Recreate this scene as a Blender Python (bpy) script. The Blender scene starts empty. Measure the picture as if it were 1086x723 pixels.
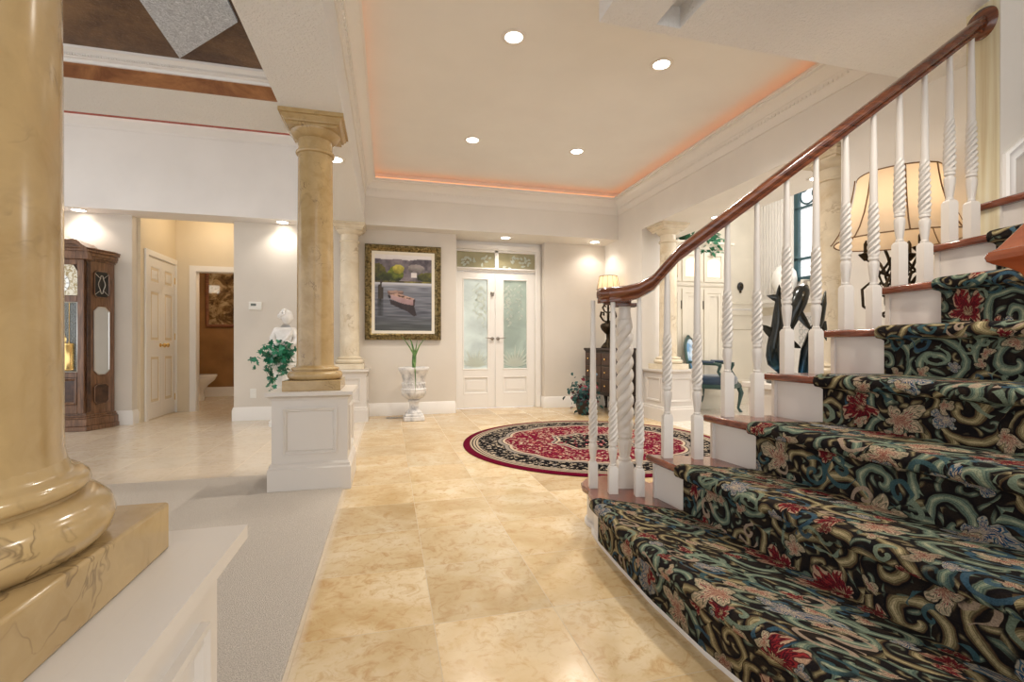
import bpy, math, random
from math import sin, cos, pi, radians as R, atan2, sqrt
from mathutils import Vector, Matrix
random.seed(7)
COL = bpy.context.scene.collection
H = .93                                  # eye height
TH = math.atan(131 / 505.)               # camera / stair yaw right of the hall axis
SOF = 2.455                              # underside of the beams and soffits
CEIL = 3.12                              # foyer tray ceiling

# ------------------------------------------------------------------ mesh builder
class MB:
    def __init__(s, mat=None):
        s.v, s.f, s.uv, s.c = [], [], {}, []
        s.m = mat or Matrix.Identity(4)
    def add(s, vs, fs, uvs=None):
        b = len(s.v)
        s.v.extend((s.m @ Vector(p))[:] for p in vs)
        for f in fs:
            if uvs: s.uv[len(s.f)] = [uvs[i] for i in f]
            s.f.append([b + i for i in f])
        return s
    def box(s, x0, y0, z0, x1, y1, z1):
        x0, x1 = min(x0, x1), max(x0, x1); y0, y1 = min(y0, y1), max(y0, y1); z0, z1 = min(z0, z1), max(z0, z1)
        return s.add([(x0,y0,z0),(x1,y0,z0),(x1,y1,z0),(x0,y1,z0),(x0,y0,z1),(x1,y0,z1),(x1,y1,z1),(x0,y1,z1)],
                     [(0,3,2,1),(4,5,6,7),(0,1,5,4),(1,2,6,5),(2,3,7,6),(3,0,4,7)])
    def rings(s, rings, caps=True, closed=False):
        n = len(rings[0]); vs = [p for r in rings for p in r]; fs = []
        m = len(rings)
        for i in range(m if closed else m - 1):
            a, b = i * n, ((i + 1) % m) * n
            for j in range(n):
                k = (j + 1) % n
                fs.append((a + j, a + k, b + k, b + j))
        if caps and not closed:
            fs.append(tuple(range(n - 1, -1, -1))); fs.append(tuple(range((m - 1) * n, m * n)))
        return s.add(vs, fs)
    def lathe(s, prof, n=32, cx=0, cy=0, caps=True):
        return s.rings([[(cx + r * cos(2*pi*j/n), cy + r * sin(2*pi*j/n), z) for j in range(n)] for r, z in prof], caps)
    def prism(s, poly, z0, z1):
        a = sum(poly[i][0]*poly[(i+1) % len(poly)][1] - poly[(i+1) % len(poly)][0]*poly[i][1] for i in range(len(poly)))
        if a < 0: poly = poly[::-1]
        return s.rings([[(x, y, z0) for x, y in poly], [(x, y, z1) for x, y in poly]])
    def tube(s, pts, rad, n=10, flat=1.0, closed=False):
        pts = [Vector(p) for p in pts]; m = len(pts)
        if not isinstance(rad, (list, tuple)): rad = [rad] * m
        rings = []; nrm = None
        for i in range(m):
            if closed: t = (pts[(i+1) % m] - pts[i-1])
            else: t = pts[min(i+1, m-1)] - pts[max(i-1, 0)]
            t.normalize()
            if nrm is None:
                nrm = t.orthogonal().normalized() if abs(t.z) > .95 else t.cross(Vector((0,0,1))).normalized()
            nrm = (nrm - t * nrm.dot(t)).normalized()
            bi = t.cross(nrm)
            rings.append([pts[i] + (nrm * cos(2*pi*j/n) + bi * flat * sin(2*pi*j/n)) * rad[i] for j in range(n)])
        return s.rings(rings, True, closed)
    def sweep(s, path, prof, closed=False, up=(0,0,1)):
        """prof = [(out, up)], out is to the LEFT of the path direction; mitred."""
        path = [Vector(p) for p in path]; up = Vector(up); m = len(path); rings = []
        for i in range(m):
            if closed: a, b = path[i] - path[i-1], path[(i+1) % m] - path[i]
            else:
                a = path[i] - path[i-1] if i else path[1] - path[0]
                b = path[i+1] - path[i] if i < m - 1 else a
            na, nb = up.cross(a).normalized(), up.cross(b).normalized()
            d = (na + nb); d = d / max(.25, d.dot(na)) if d.length > 1e-6 else na
            rings.append([path[i] + d * o + up * z for o, z in prof])
        return s.rings(rings, True, closed)
    def rect(s, x0, z0, x1, z1, y, prof, face=-1):
        """picture-frame moulding in a plane y=const facing -Y (or +Y); prof = [(inward, out)]"""
        up = Vector((0, face, 0)); c = [(x0,y,z0),(x1,y,z0),(x1,y,z1),(x0,y,z1)]
        if face > 0: c = c[::-1]
        return s.sweep(c, prof, True, up)
    def ell(s, c, r, n=16, m=10):
        rings = []
        for i in range(m + 1):
            t = pi * i / m
            q = max(sin(t), .02)
            rings.append([(c[0]+r[0]*q*cos(2*pi*j/n), c[1]+r[1]*q*sin(2*pi*j/n), c[2]-r[2]*cos(t)) for j in range(n)])
        return s.rings(rings)
    def build(s, name, mat, parent=None, smooth=38, bevel=0, seg=2, loc=None):
        me = bpy.data.meshes.new(name); me.from_pydata(s.v, [], s.f)
        if s.uv:
            ul = me.uv_layers.new(name='UVMap'); k = 0
            for i, f in enumerate(s.f):
                for j in range(len(f)):
                    if i in s.uv: ul.data[k].uv = s.uv[i][j]
                    k += 1
        me.validate(); me.update()
        if smooth:
            me.polygons.foreach_set('use_smooth', [True] * len(me.polygons)); me.set_sharp_from_angle(angle=R(smooth))
        me.materials.append(mat)
        o = bpy.data.objects.new(name, me); COL.objects.link(o)
        if parent: o.parent = parent
        if loc: o.location = loc
        if bevel:
            b = o.modifiers.new('bevel', 'BEVEL'); b.width = bevel; b.segments = seg; b.limit_method = 'ANGLE'; b.angle_limit = R(40)
        return o

def thing(name, label, cat, loc=(0,0,0), rz=0, group=None):
    o = bpy.data.objects.new(name, None); COL.objects.link(o); o.location = loc; o.rotation_euler = (0,0,rz)
    o.empty_display_size = .1
    o['label'] = label; o['category'] = cat
    if group: o['group'] = group
    return o
def tag(o, label, cat, group=None):
    o['label'] = label; o['category'] = cat
    if group: o['group'] = group
    return o
def struct(o):
    o['kind'] = 'structure'; return o
def dup(root, loc, label, group=None, rz=None):
    r = root.copy(); COL.objects.link(r); r.location = loc; r['label'] = label
    if group: r['group'] = group
    if rz is not None: r.rotation_euler = (0,0,rz)
    for ch in list(root.children):
        c = ch.copy(); COL.objects.link(c); c.parent = r
        for g in ch.children:
            d = g.copy(); COL.objects.link(d); d.parent = c
    return r

# ------------------------------------------------------------------ materials
class N:
    def __init__(s, name, rough=.5, col=(.8,.8,.8), metal=0, spec=.5):
        s.mat = bpy.data.materials.new(name); s.mat.use_nodes = True
        s.t = s.mat.node_tree; s.b = s.t.nodes['Principled BSDF']
        s.b.inputs['Base Color'].default_value = (*col, 1); s.b.inputs['Roughness'].default_value = rough
        s.b.inputs['Metallic'].default_value = metal; s.b.inputs['Specular IOR Level'].default_value = spec
    def n(s, typ, **kw):
        nd = s.t.nodes.new('ShaderNode' + typ)
        for k, v in kw.items(): setattr(nd, k, v)
        return nd
    def set(s, sock, val):
        if isinstance(val, bpy.types.NodeSocket): s.t.links.new(val, sock)
        elif val is not None:
            if isinstance(val, tuple) and len(val) == 3 and sock.type == 'RGBA': val = (*val, 1)
            sock.default_value = val
    def math(s, op, a, b=None, c=None, clamp=False):
        nd = s.n('Math', operation=op, use_clamp=clamp)
        for i, q in enumerate((a, b, c)):
            if q is not None: s.set(nd.inputs[i], q)
        return nd.outputs[0]
    def vm(s, op, a, b=None, out=0):
        nd = s.n('VectorMath', operation=op); s.set(nd.inputs[0], a)
        if b is not None:
            s.set(nd.inputs['Scale'] if op == 'SCALE' else nd.inputs[1], b)
        return nd.outputs[out]
    def mix(s, f, a, b, blend='MIX'):
        nd = s.n('Mix', data_type='RGBA', blend_type=blend); nd.clamp_factor = True
        s.set(nd.inputs[0], f); s.set(nd.inputs[6], a); s.set(nd.inputs[7], b); return nd.outputs[2]
    def coord(s, which='Object'):
        return s.n('TexCoord').outputs[which]
    def noise(s, vec, scale, detail=4, rough=.5, dist=0, out=0):
        nd = s.n('TexNoise'); s.set(nd.inputs['Vector'], vec)
        nd.inputs['Scale'].default_value = scale; nd.inputs['Detail'].default_value = detail
        nd.inputs['Roughness'].default_value = rough; nd.inputs['Distortion'].default_value = dist
        return nd.outputs[out]
    def vor(s, vec, scale, feature='F1', rnd=1.0):
        nd = s.n('TexVoronoi', feature=feature); s.set(nd.inputs['Vector'], vec)
        nd.inputs['Scale'].default_value = scale; nd.inputs['Randomness'].default_value = rnd; return nd
    def ramp(s, f, stops, interp='LINEAR'):
        nd = s.n('ValToRGB'); nd.color_ramp.interpolation = interp; e = nd.color_ramp.elements
        for i, (p, c) in enumerate(stops):
            el = e[i] if i < 2 else e.new(p)
            el.position = p; el.color = (*c, 1) if len(c) == 3 else c
        s.set(nd.inputs[0], f); return nd.outputs[0]
    def mapr(s, v, a, b, c, d):
        nd = s.n('MapRange'); s.set(nd.inputs[0], v)
        for i, q in enumerate((a, b, c, d)): nd.inputs[i+1].default_value = q
        return nd.outputs[0]
    def bump(s, h, strength=.3, dist=.01):
        nd = s.n('Bump'); nd.inputs['Strength'].default_value = strength; nd.inputs['Distance'].default_value = dist
        s.set(nd.inputs['Height'], h); s.t.links.new(nd.outputs[0], s.b.inputs['Normal'])
    def col(s, c): s.set(s.b.inputs['Base Color'], c)
    def rough(s, c): s.set(s.b.inputs['Roughness'], c)

def paint(name, col, rough=.55, grain=0., scale=90, var=.03, spec=.4):
    m = N(name, rough, col, 0, spec); co = m.coord()
    v = m.noise(co, 2.5, 3)
    m.col(m.mix(m.mapr(v, .3, .7, 0, 1), tuple(c*(1-var) for c in col), tuple(min(1, c*(1+var)) for c in col)))
    if grain: m.bump(m.noise(co, scale, 4, .6), grain, .004)
    return m.mat
def wood(name, dark, light, scale=6, axis=(1,12,12), rough=.28, coat=.3):
    m = N(name, rough); co = m.coord()
    mp = m.n('Mapping'); m.set(mp.inputs['Vector'], co); mp.inputs['Scale'].default_value = axis
    n1 = m.noise(mp.outputs[0], scale, 6, .62, .6)
    m.col(m.ramp(n1, [(.3, dark), (.52, tuple((a+b)/2 for a, b in zip(dark, light))), (.7, light)]))
    m.b.inputs['Coat Weight'].default_value = coat; m.b.inputs['Coat Roughness'].default_value = .12
    m.bump(n1, .08, .002); return m.mat
def marble(name, base, alt, vein, scale=5, rough=.16, vw=.035):
    m = N(name, rough); co = m.coord()
    w = m.vm('ADD', co, m.vm('SCALE', m.noise(co, 2.2, 5, .6, 0, 1), .35))
    c = m.ramp(m.noise(w, scale, 8, .62, .4), [(.28, alt), (.5, base), (.70, tuple(min(1, x*1.14) for x in base))])
    nv = m.noise(w, scale*.75, 4, .55, 1.2)
    line = m.math('ABSOLUTE', m.math('SUBTRACT', nv, .5))
    mask = m.mapr(line, 0, vw, 1, 0)
    gate = m.mapr(m.noise(co, scale*.9, 3), .5, .68, 0, .75)
    m.col(m.mix(m.math('MULTIPLY', mask, gate), c, vein))
    return m.mat
def metal(name, col, rough=.3, var=0.):
    m = N(name, rough, col, 1)
    if var:
        v = m.noise(m.coord(), 40, 3); m.col(m.mix(m.mapr(v, .35, .65, 0, 1), col, tuple(c*(1-var) for c in col)))
    return m.mat
def glow(name, col, strength):
    m = N(name, .5, col); m.b.inputs['Emission Color'].default_value = (*col, 1); m.b.inputs['Emission Strength'].default_value = strength
    return m.mat

M = {}
M['wall'] = paint('wall_paint', (.69,.635,.56), .6, .05, 120)
M['fascia'] = paint('warm_white_paint', (.79,.755,.70), .6, .05, 120)
M['white_wall'] = paint('white_wall_paint', (.83,.80,.77), .6, .04, 120)
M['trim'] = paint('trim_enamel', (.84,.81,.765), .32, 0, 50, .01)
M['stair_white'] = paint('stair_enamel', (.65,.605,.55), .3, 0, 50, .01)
M['cream'] = paint('cream_plaster', (.74,.68,.565), .45, .05, 100, .06)
M['alcove'] = paint('alcove_paint', (.74,.64,.475), .6, .05, 100)
M['ceil'] = paint('ceiling_paint', (.86,.85,.825), .7, .05, 160, .02)
m = N('orange_peel_texture', .75, (.90,.885,.86)); co = m.coord(); m.bump(m.noise(co, 60, 5, .65, .4), .9, .02); M['textured'] = m.mat
# brown faux-leather tray ceiling
m = N('brown_leather_paper', .42); co = m.coord()
n1 = m.noise(co, 2.2, 4, .6, .5); n2 = m.noise(co, 38, 4, .7, 1.5)
c = m.mix(m.mapr(n1, .40, .66, 0, 1), (.075,.036,.018), (.26,.15,.07))
m.col(m.mix(m.mapr(n2, .52, .72, 0, .5), c, (.30,.19,.10))); m.bump(n2, .5, .01); M['brown'] = m.mat
m = N('copper_band_paper', .45); co = m.coord()
m.col(m.mix(m.mapr(m.noise(co, 5, 6, .7, 1), .35, .7, 0, 1), (.20,.07,.022), (.46,.20,.07))); M['copper'] = m.mat
m = N('silver_leaf_paper', .36, (.5,.5,.5), .35); co = m.coord(); n2 = m.noise(co, 48, 4, .7, 2.2)
m.col(m.mix(m.mapr(n2, .38, .66, 0, 1), (.42,.47,.54), (.86,.92,1.0))); m.bump(n2, .6, .012); M['silver_paper'] = m.mat
M['dark_red'] = paint('dark_red_paint', (.16,.035,.025), .5)
M['marble'] = marble('golden_faux_marble', (.43,.30,.14), (.36,.235,.095), (.12,.075,.04), 9, .16, .022)
M['pale_marble'] = marble('pale_faux_marble', (.70,.61,.46), (.62,.50,.33), (.36,.26,.15), 4.5, .2, .02)
M['statue'] = marble('white_statue_marble', (.84,.82,.79), (.76,.74,.71), (.6,.58,.55), 7, .45, .01)
M['mahogany'] = wood('mahogany', (.055,.013,.006), (.205,.06,.02), 5, (1,1,9), .22, .5)
M['tread_wood'] = wood('tread_mahogany', (.085,.018,.008), (.27,.07,.03), 4, (9,1,9), .2, .5)
M['cap_wood'] = wood('cherry_newel_cap', (.22,.04,.011), (.52,.125,.036), 3, (1,1,6), .16, .6)
M['clock_wood'] = wood('burl_oak', (.075,.032,.016), (.30,.155,.08), 5, (9,9,1), .32, .3)
M['clock_dark'] = wood('dark_burl', (.03,.012,.008), (.11,.05,.028), 14, (1,1,1), .3, .3)
M['chest_wood'] = wood('dark_walnut', (.006,.003,.002), (.032,.013,.007), 6, (1,1,9), .45, 0)
M['frame_gold'] = metal('antique_gold', (.30,.225,.10), .38, .75)
M['brass'] = metal('polished_brass', (.80,.56,.22), .2)
M['iron'] = metal('bronzed_iron', (.06,.045,.03), .5, .4)
M['nickel'] = metal('dark_nickel', (.33,.30,.26), .3)
M['black'] = paint('black_plastic', (.02,.02,.02), .4)
M['plastic'] = paint('ivory_plastic', (.80,.78,.72), .35)
M['porcelain'] = paint('porcelain', (.85,.83,.78), .1)
M['linen'] = paint('cream_linen', (.80,.74,.62), .8, .1, 200)
# travertine floor tiles, aligned with the hall
def tile_mat(name, lo, mid, hi, blot, grout, rough):
    m = N(name, rough); co = m.n('NewGeometry').outputs['Position']
    p = m.vm('SUBTRACT', co, (.147 - .42*8, 1.603 - .4235*8, 0))
    sx = m.n('SeparateXYZ'); m.set(sx.inputs[0], p)
    gx = m.math('DIVIDE', sx.outputs[0], .42); gy = m.math('DIVIDE', sx.outputs[1], .4235)
    fx = m.math('FRACT', gx); fy = m.math('FRACT', gy)
    cell = m.n('CombineXYZ'); m.set(cell.inputs[0], m.math('FLOOR', gx)); m.set(cell.inputs[1], m.math('FLOOR', gy))
    wn = m.n('TexWhiteNoise', noise_dimensions='3D'); m.set(wn.inputs[0], cell.outputs[0])
    off = m.vm('SCALE', wn.outputs[1], 7.0)
    q = m.vm('ADD', co, off)
    big = m.noise(q, 2.6, 5, .6, .7); fine = m.noise(q, 17, 8, .7, 1.0); pit = m.noise(q, 42, 4, .6, .5)
    c = m.ramp(big, [(.3, lo), (.5, mid), (.68, hi)])
    c = m.mix(m.mapr(fine, .5, .66, 0, .75), c, blot)
    c = m.mix(m.mapr(pit, .56, .68, 0, .35), c, lo)
    v = m.mapr(wn.outputs[0], 0, 1, .86, 1.10)
    c = m.mix(1.0, c, m.n('CombineColor').outputs[0], 'MULTIPLY') if False else m.vm('SCALE', c, v)
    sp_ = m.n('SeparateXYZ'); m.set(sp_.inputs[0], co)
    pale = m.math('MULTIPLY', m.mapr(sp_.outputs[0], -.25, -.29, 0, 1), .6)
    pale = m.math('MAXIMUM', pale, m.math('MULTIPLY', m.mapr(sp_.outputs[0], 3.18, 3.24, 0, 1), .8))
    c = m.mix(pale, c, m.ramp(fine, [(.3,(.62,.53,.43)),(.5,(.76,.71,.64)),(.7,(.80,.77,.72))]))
    e = m.math('MINIMUM', m.math('MINIMUM', fx, m.math('SUBTRACT', 1, fx)), m.math('MINIMUM', fy, m.math('SUBTRACT', 1, fy)))
    g = m.mapr(e, .0025, .0045, 1, 0)
    m.col(m.mix(g, c, grout)); m.rough(m.math('ADD', m.mapr(fine, .3, .7, rough*.75, rough*1.5), m.math('MULTIPLY', g, .3)))
    m.bump(m.math('SUBTRACT', 1, g), .25, .002)
    return m.mat
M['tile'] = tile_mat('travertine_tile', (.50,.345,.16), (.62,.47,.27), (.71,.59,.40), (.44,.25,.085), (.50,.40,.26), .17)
m = N('beige_carpet_pile', .95, (.52,.45,.37), 0, .1); co = m.coord()
n1 = m.noise(co, 260, 3, .7); n2 = m.noise(co, 3, 3)
m.col(m.mix(m.mapr(n1, .35, .65, 0, 1), (.44,.39,.33), (.72,.655,.575))); m.bump(n1, .8, .01); M['carpet'] = m.mat

# floral stair runner: spiralling leaves and flowers in carpet-plane metres
def runner_mat():
    m = N('floral_stair_runner', .95, spec=.12); uv = m.coord('UV')
    warp = m.vm('SCALE', m.vm('SUBTRACT', m.noise(uv, 7, 2, .5, 0, 1), (.5,.5,.5)), .075)
    p0 = m.vm('ADD', uv, warp); p = m.vm('MULTIPLY', p0, (1,1,0))
    fib = m.noise(uv, 240, 3, .7)
    def cells(scale, off, rnd=.85):
        pp = m.vm('ADD', p, off); v = m.vor(pp, scale, 'F1', rnd); v.voronoi_dimensions = '2D'
        loc = m.vm('SUBTRACT', pp, v.outputs['Position'])
        s = m.n('SeparateXYZ'); m.set(s.inputs[0], loc)
        r = m.math('SQRT', m.math('ADD', m.math('MULTIPLY', s.outputs[0], s.outputs[0]), m.math('MULTIPLY', s.outputs[1], s.outputs[1])))
        a = m.math('ARCTAN2', s.outputs[1], s.outputs[0])
        cc = m.n('SeparateColor'); m.set(cc.inputs[0], v.outputs['Color'])
        return r, a, cc.outputs[0], cc.outputs[1], cc.outputs[2]
    def scroll(scale, off, pitch, width):
        r, a, c1, c2, c3 = cells(scale, off)
        sg = m.math('SIGN', m.math('SUBTRACT', c1, .5))
        t = m.math('ADD', m.math('MULTIPLY', m.math('DIVIDE', a, 2*pi), sg), m.math('DIVIDE', r, pitch))
        t = m.math('ADD', t, c2)
        d = m.math('ABSOLUTE', m.math('SUBTRACT', m.math('FRACT', t), .5))      # 0 at the middle of an arm
        dd = m.math('ADD', d, m.math('MULTIPLY', m.math('SUBTRACT', m.noise(uv, 30, 3), .5), .16))
        return dd, m.mapr(dd, width, width*.82, 0, 1), c3, r
    base = m.mix(m.mapr(m.noise(uv, 14, 3), .35, .7, 0, 1), (.0075,.0065,.0075), (.030,.020,.013))
    green = [(.0, (.40,.40,.27)), (.10, (.20,.25,.17)), (.18, (.30,.32,.21)), (.30, (.10,.155,.12)), (.42, (.19,.235,.165)), (.56, (.055,.095,.08)), (.72, (.12,.155,.115)), (.92, (.05,.045,.03))]
    olive = [(.0, (.52,.42,.24)), (.12, (.27,.22,.11)), (.22, (.40,.33,.18)), (.36, (.14,.11,.05)), (.5, (.26,.21,.11)), (.68, (.08,.06,.03)), (.92, (.11,.06,.03))]
    d0, k0, h0, r0 = scroll(11.5, (5.1,8.4,0), .042, .20)
    lf = m.mix(m.mapr(h0, .45, .5, 0, 1), m.ramp(m.math('DIVIDE', d0, .20), green), m.ramp(m.math('DIVIDE', d0, .20), olive))
    base = m.mix(m.math('MULTIPLY', k0, .75), base, lf)
    d1, k1, h1, r1 = scroll(6.4, (0,0,0), .070, .225)
    halo = m.mapr(d1, .40, .27, 0, 1)
    base = m.mix(halo, base, (.0075,.0065,.0075))
    leaf = m.mix(m.mapr(h1, .48, .52, 0, 1), m.ramp(m.math('DIVIDE', d1, .225), green), m.ramp(m.math('DIVIDE', d1, .225), olive))
    base = m.mix(k1, base, leaf)
    # little curled leaves between
    d2, k2, h2, r2 = scroll(13, (3.3,1.7,0), .036, .2)
    gate = m.mapr(h2, .58, .60, 0, 1)
    col2 = m.ramp(h2, [(.5, (.04,.09,.10)), (.68, (.04,.09,.13)), (.78, (.19,.24,.17)), (.9, (.38,.28,.20))], 'CONSTANT')
    base = m.mix(m.math('MULTIPLY', m.math('MULTIPLY', k2, gate), .9), base, col2)
    # flowers: long pointed, layered petals
    wf = m.vm('SCALE', m.vm('SUBTRACT', m.noise(uv, 24, 2, .5, 0, 1), (.5,.5,.5)), .035); p = m.vm('MULTIPLY', m.vm('ADD', p0, wf), (1,1,0))
    def flower(scale, off, R0, petals, stops, gate_lo, base):
        r, a, c1, c2, c3 = cells(scale, off, .8)
        ph = m.math('ADD', m.math('MULTIPLY', a, petals/2.), m.math('ADD', m.math('MULTIPLY', c1, 6.28), m.math('MULTIPLY', r, 9)))
        lob = m.math('POWER', m.math('ABSOLUTE', m.math('COSINE', ph)), .8)
        one = m.math('ADD', .72, m.math('MULTIPLY', m.math('SINE', m.math('ADD', a, m.math('MULTIPLY', c2, 6.28))), .34))
        rad = m.math('MULTIPLY', m.math('MULTIPLY', m.math('ADD', .38, m.math('MULTIPLY', lob, .62)), one), R0*1.35)
        q = m.math('DIVIDE', r, rad)
        streak = m.math('MULTIPLY', m.math('SINE', m.math('ADD', m.math('MULTIPLY', a, petals*4), m.math('MULTIPLY', r, 90))), .16)
        q2 = m.math('ADD', m.math('ADD', q, streak), m.math('MULTIPLY', m.math('SUBTRACT', m.noise(uv, 42, 3), .5), .5))
        ca = m.ramp(q2, stops[0], 'CONSTANT'); cb = m.ramp(q2, stops[1], 'CONSTANT'); cx = m.ramp(q2, stops[2], 'CONSTANT')
        col = m.mix(m.mapr(c3, .40, .41, 0, 1), ca, cb); col = m.mix(m.mapr(c3, .72, .73, 0, 1), col, cx)
        g = m.mapr(c1, gate_lo, gate_lo + .01, 0, 1)
        k = m.math('MULTIPLY', m.mapr(q, 1.04, .98, 0, 1), g)
        dark_rim = m.math('MULTIPLY', m.mapr(q, 1.28, 1.05, 0, .9), g)  # black ring of the pattern just outside the petals
        base = m.mix(dark_rim, base, (.008,.007,.008))
        return m.mix(k, base, col)
    red = [(0,(.42,.30,.17)),(.14,(.06,.008,.012)),(.34,(.20,.012,.018)),(.48,(.06,.006,.012)),(.62,(.26,.025,.025)),(.74,(.10,.02,.02)),(.86,(.44,.28,.18))]
    pink = [(0,(.20,.02,.022)),(.16,(.50,.35,.22)),(.34,(.20,.05,.05)),(.5,(.56,.41,.28)),(.64,(.16,.14,.09)),(.78,(.50,.38,.25)),(.92,(.30,.26,.17))]
    blue = [(0,(.48,.38,.26)),(.2,(.02,.06,.12)),(.34,(.50,.38,.27)),(.50,(.02,.06,.13)),(.66,(.40,.33,.25)),(.76,(.05,.11,.16)),(.9,(.36,.33,.26))]
    base = flower(8.3, (1.1,4.2,0), .036, 5, (pink, red, blue), .70, base)
    base = flower(5.2, (7.7,2.9,0), .066, 5, (red, pink, blue), .55, base)
    base = flower(11., (2.1,9.2,0), .024, 4, (pink, red, blue), .74, base)
    v = m.mapr(fib, .3, .7, .52, 1.12)
    m.col(m.vm('SCALE', base, v)); m.bump(m.math('ADD', fib, m.math('MULTIPLY', k1, .6)), .55, .006)
    return m.mat
M['runner'] = runner_mat()

def rug_mat(Rr):
    m = N('persian_rug_wool', 1.0, spec=.03); co = m.coord()
    s = m.n('SeparateXYZ'); m.set(s.inputs[0], co)
    r0 = m.math('SQRT', m.math('ADD', m.math('MULTIPLY', s.outputs[0], s.outputs[0]), m.math('MULTIPLY', s.outputs[1], s.outputs[1])))
    r = m.math('DIVIDE', r0, Rr); a = m.math('ARCTAN2', s.outputs[1], s.outputs[0])
    wav = m.math('MULTIPLY', m.math('ABSOLUTE', m.math('SINE', m.math('MULTIPLY', a, 6))), .035)
    med = m.math('ADD', r, m.math('MULTIPLY', m.math('ABSOLUTE', m.math('SINE', m.math('MULTIPLY', a, 4))), .05))
    rb = m.math('SUBTRACT', r, wav)
    red, black, cream, grey = (.125,.004,.020), (.009,.008,.009), (.46,.37,.27), (.25,.215,.185)
    def petals(scale, w, cols, bg):
        v = m.vor(m.vm('ADD', co, m.vm('SCALE', m.noise(co, 14, 2, .5, 0, 1), .08)), scale, 'F1', .9)
        e = m.math('SUBTRACT', v.outputs['Distance'], .28)
        k = m.math('MULTIPLY', m.mapr(m.math('ABSOLUTE', e), w*1.15, w*.8, 0, 1), m.mapr(m.noise(co, 22, 2), .42, .5, 0, 1))
        cc = m.n('SeparateColor'); m.set(cc.inputs[0], v.outputs['Color'])
        col = m.ramp(cc.outputs[0], [(0, cols[0]), (.45, cols[1]), (.75, cols[2])], 'CONSTANT')
        dot = m.mapr(v.outputs['Distance'], .15, .12, 0, 1)
        return m.mix(dot, m.mix(k, bg, col), col)
    field = petals(34, .17, (cream, (.42,.16,.12), (.36,.30,.22)), red)
    border = petals(30, .17, (cream, grey, (.40,.33,.26)), black)
    cmed = petals(26, .12, (cream, grey, (.35,.03,.06)), black)
    def ge(x, t): return m.mapr(x, t - .0025, t + .0025, 0, 1)
    c = cmed
    c = m.mix(ge(med, .30), c, cream); c = m.mix(ge(med, .318), c, black); c = m.mix(ge(med, .33), c, grey); c = m.mix(ge(med, .35), c, field)
    for t, cl in ((.645, cream), (.665, black), (.672, grey), (.70, black), (.708, None)):
        c = m.mix(ge(rb, t), c, border if cl is None else cl)
    for t, cl in ((.89, cream), (.903, black), (.911, cream), (.925, black), (.935, cream), (.948, (.10,.01,.02)), (.955, red)):
        c = m.mix(ge(r, t), c, cl)
    fib = m.noise(co, 220, 2, .6); m.col(m.vm('SCALE', c, m.mapr(fib, .3, .7, .75, 1.2))); m.bump(fib, .5, .006)
    return m.mat

# ------------------------------------------------------------------ setting
def S(name, mat, bevel=0): 
    def f(mb): return struct(mb.build(name, mat, None, 38, bevel))
    return f
YB, YF = 6.53, 6.29            # back wall, soffit face
XR = 3.22                      # right wall face
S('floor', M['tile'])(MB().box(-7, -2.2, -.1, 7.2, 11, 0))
# carpeted living-room floor on the left, slightly proud
tag(MB().box(-7, -2.2, .0, -.285, 3.715, .012).build('carpet', M['carpet'], None, 0, .004), 'pale beige wall-to-wall carpet left of the tile walk', 'carpet')
# back wall (left of doors) with hallway opening
w = MB(); w.box(-7, YB, 0, -2.914, YB+.12, SOF+.02); w.box(-1.842, YB, 0, .90, YB+.12, SOF+.02); w.box(.80, YB+.12, 0, .90, 7.0, SOF+.02)
S('wall_back', M['wall'])(w)
S('wall_back_right', M['wall'])(MB().box(2.245, 6.73, 0, XR+.05, 7.0, SOF+.02))
S('wall_entry', M['trim'])(MB().box(.88, 6.98, 0, 2.3, 7.06, .0).box(.88, 6.9, 2.40, 2.3, 7.0, SOF+.02))
# alcove beyond the opening
a = MB(); a.box(-2.98, YB+.12, 0, -2.88, 7.72, 2.85); a.box(-2.88, 7.62, 2.02, -1.6, 7.72, 2.85); a.box(-2.88, 7.62, 0, -2.66, 7.72, 2.02); a.box(-1.80, 7.62, 0, -1.6, 7.72, 2.02); a.box(-1.84, YB+.12, 0, -1.72, 7.62, 2.85)
S('wall_alcove', M['alcove'])(a)
S('ceiling_alcove', M['alcove'])(MB().box(-3.0, YB+.02, 2.80, -1.6, 7.72, 2.9))
S('wall_powder_room', None or paint('bronze_glaze', (.30,.155,.055), .55, .1, 20, .25))(MB().box(-4.6, 9.75, 0, -1.2, 9.85, 2.6).box(-4.6, 7.72, 0, -4.5, 9.75, 2.6).box(-1.25, 7.72, 0, -1.2, 9.75, 2.6).box(-4.6, 7.72, 0, -2.98, 7.76, 2.6))
S('ceiling_powder_room', M['alcove'])(MB().box(-4.6, 7.72, 2.55, -1.2, 9.85, 2.65))
S('baseboard_powder_room', M['trim'])(MB().box(-4.5, 9.72, 0, -1.25, 9.75, .17))
# right wall: solid far piece, header, solid near piece
S('wall_right', M['fascia'])(MB().box(XR, 5.62, 0, 3.60, 6.85, SOF))
S('wall_right_near', M['fascia'])(MB().box(XR, .2, 0, 3.60, 2.78, SOF))
S('ceiling_right_header', M['fascia'])(MB().box(XR, -1, SOF, 3.98, 6.85, CEIL+.4))
# soffit face above the back wall, and the soffit underside
S('ceiling_back_soffit', M['fascia'])(MB().box(-.673, YF, SOF, XR, 7.1, CEIL+.4))
S('ceiling_hall_soffit', M['white_wall'])(MB().box(-7, YF, SOF, -.673, YB+.12, 3.45))
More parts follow.
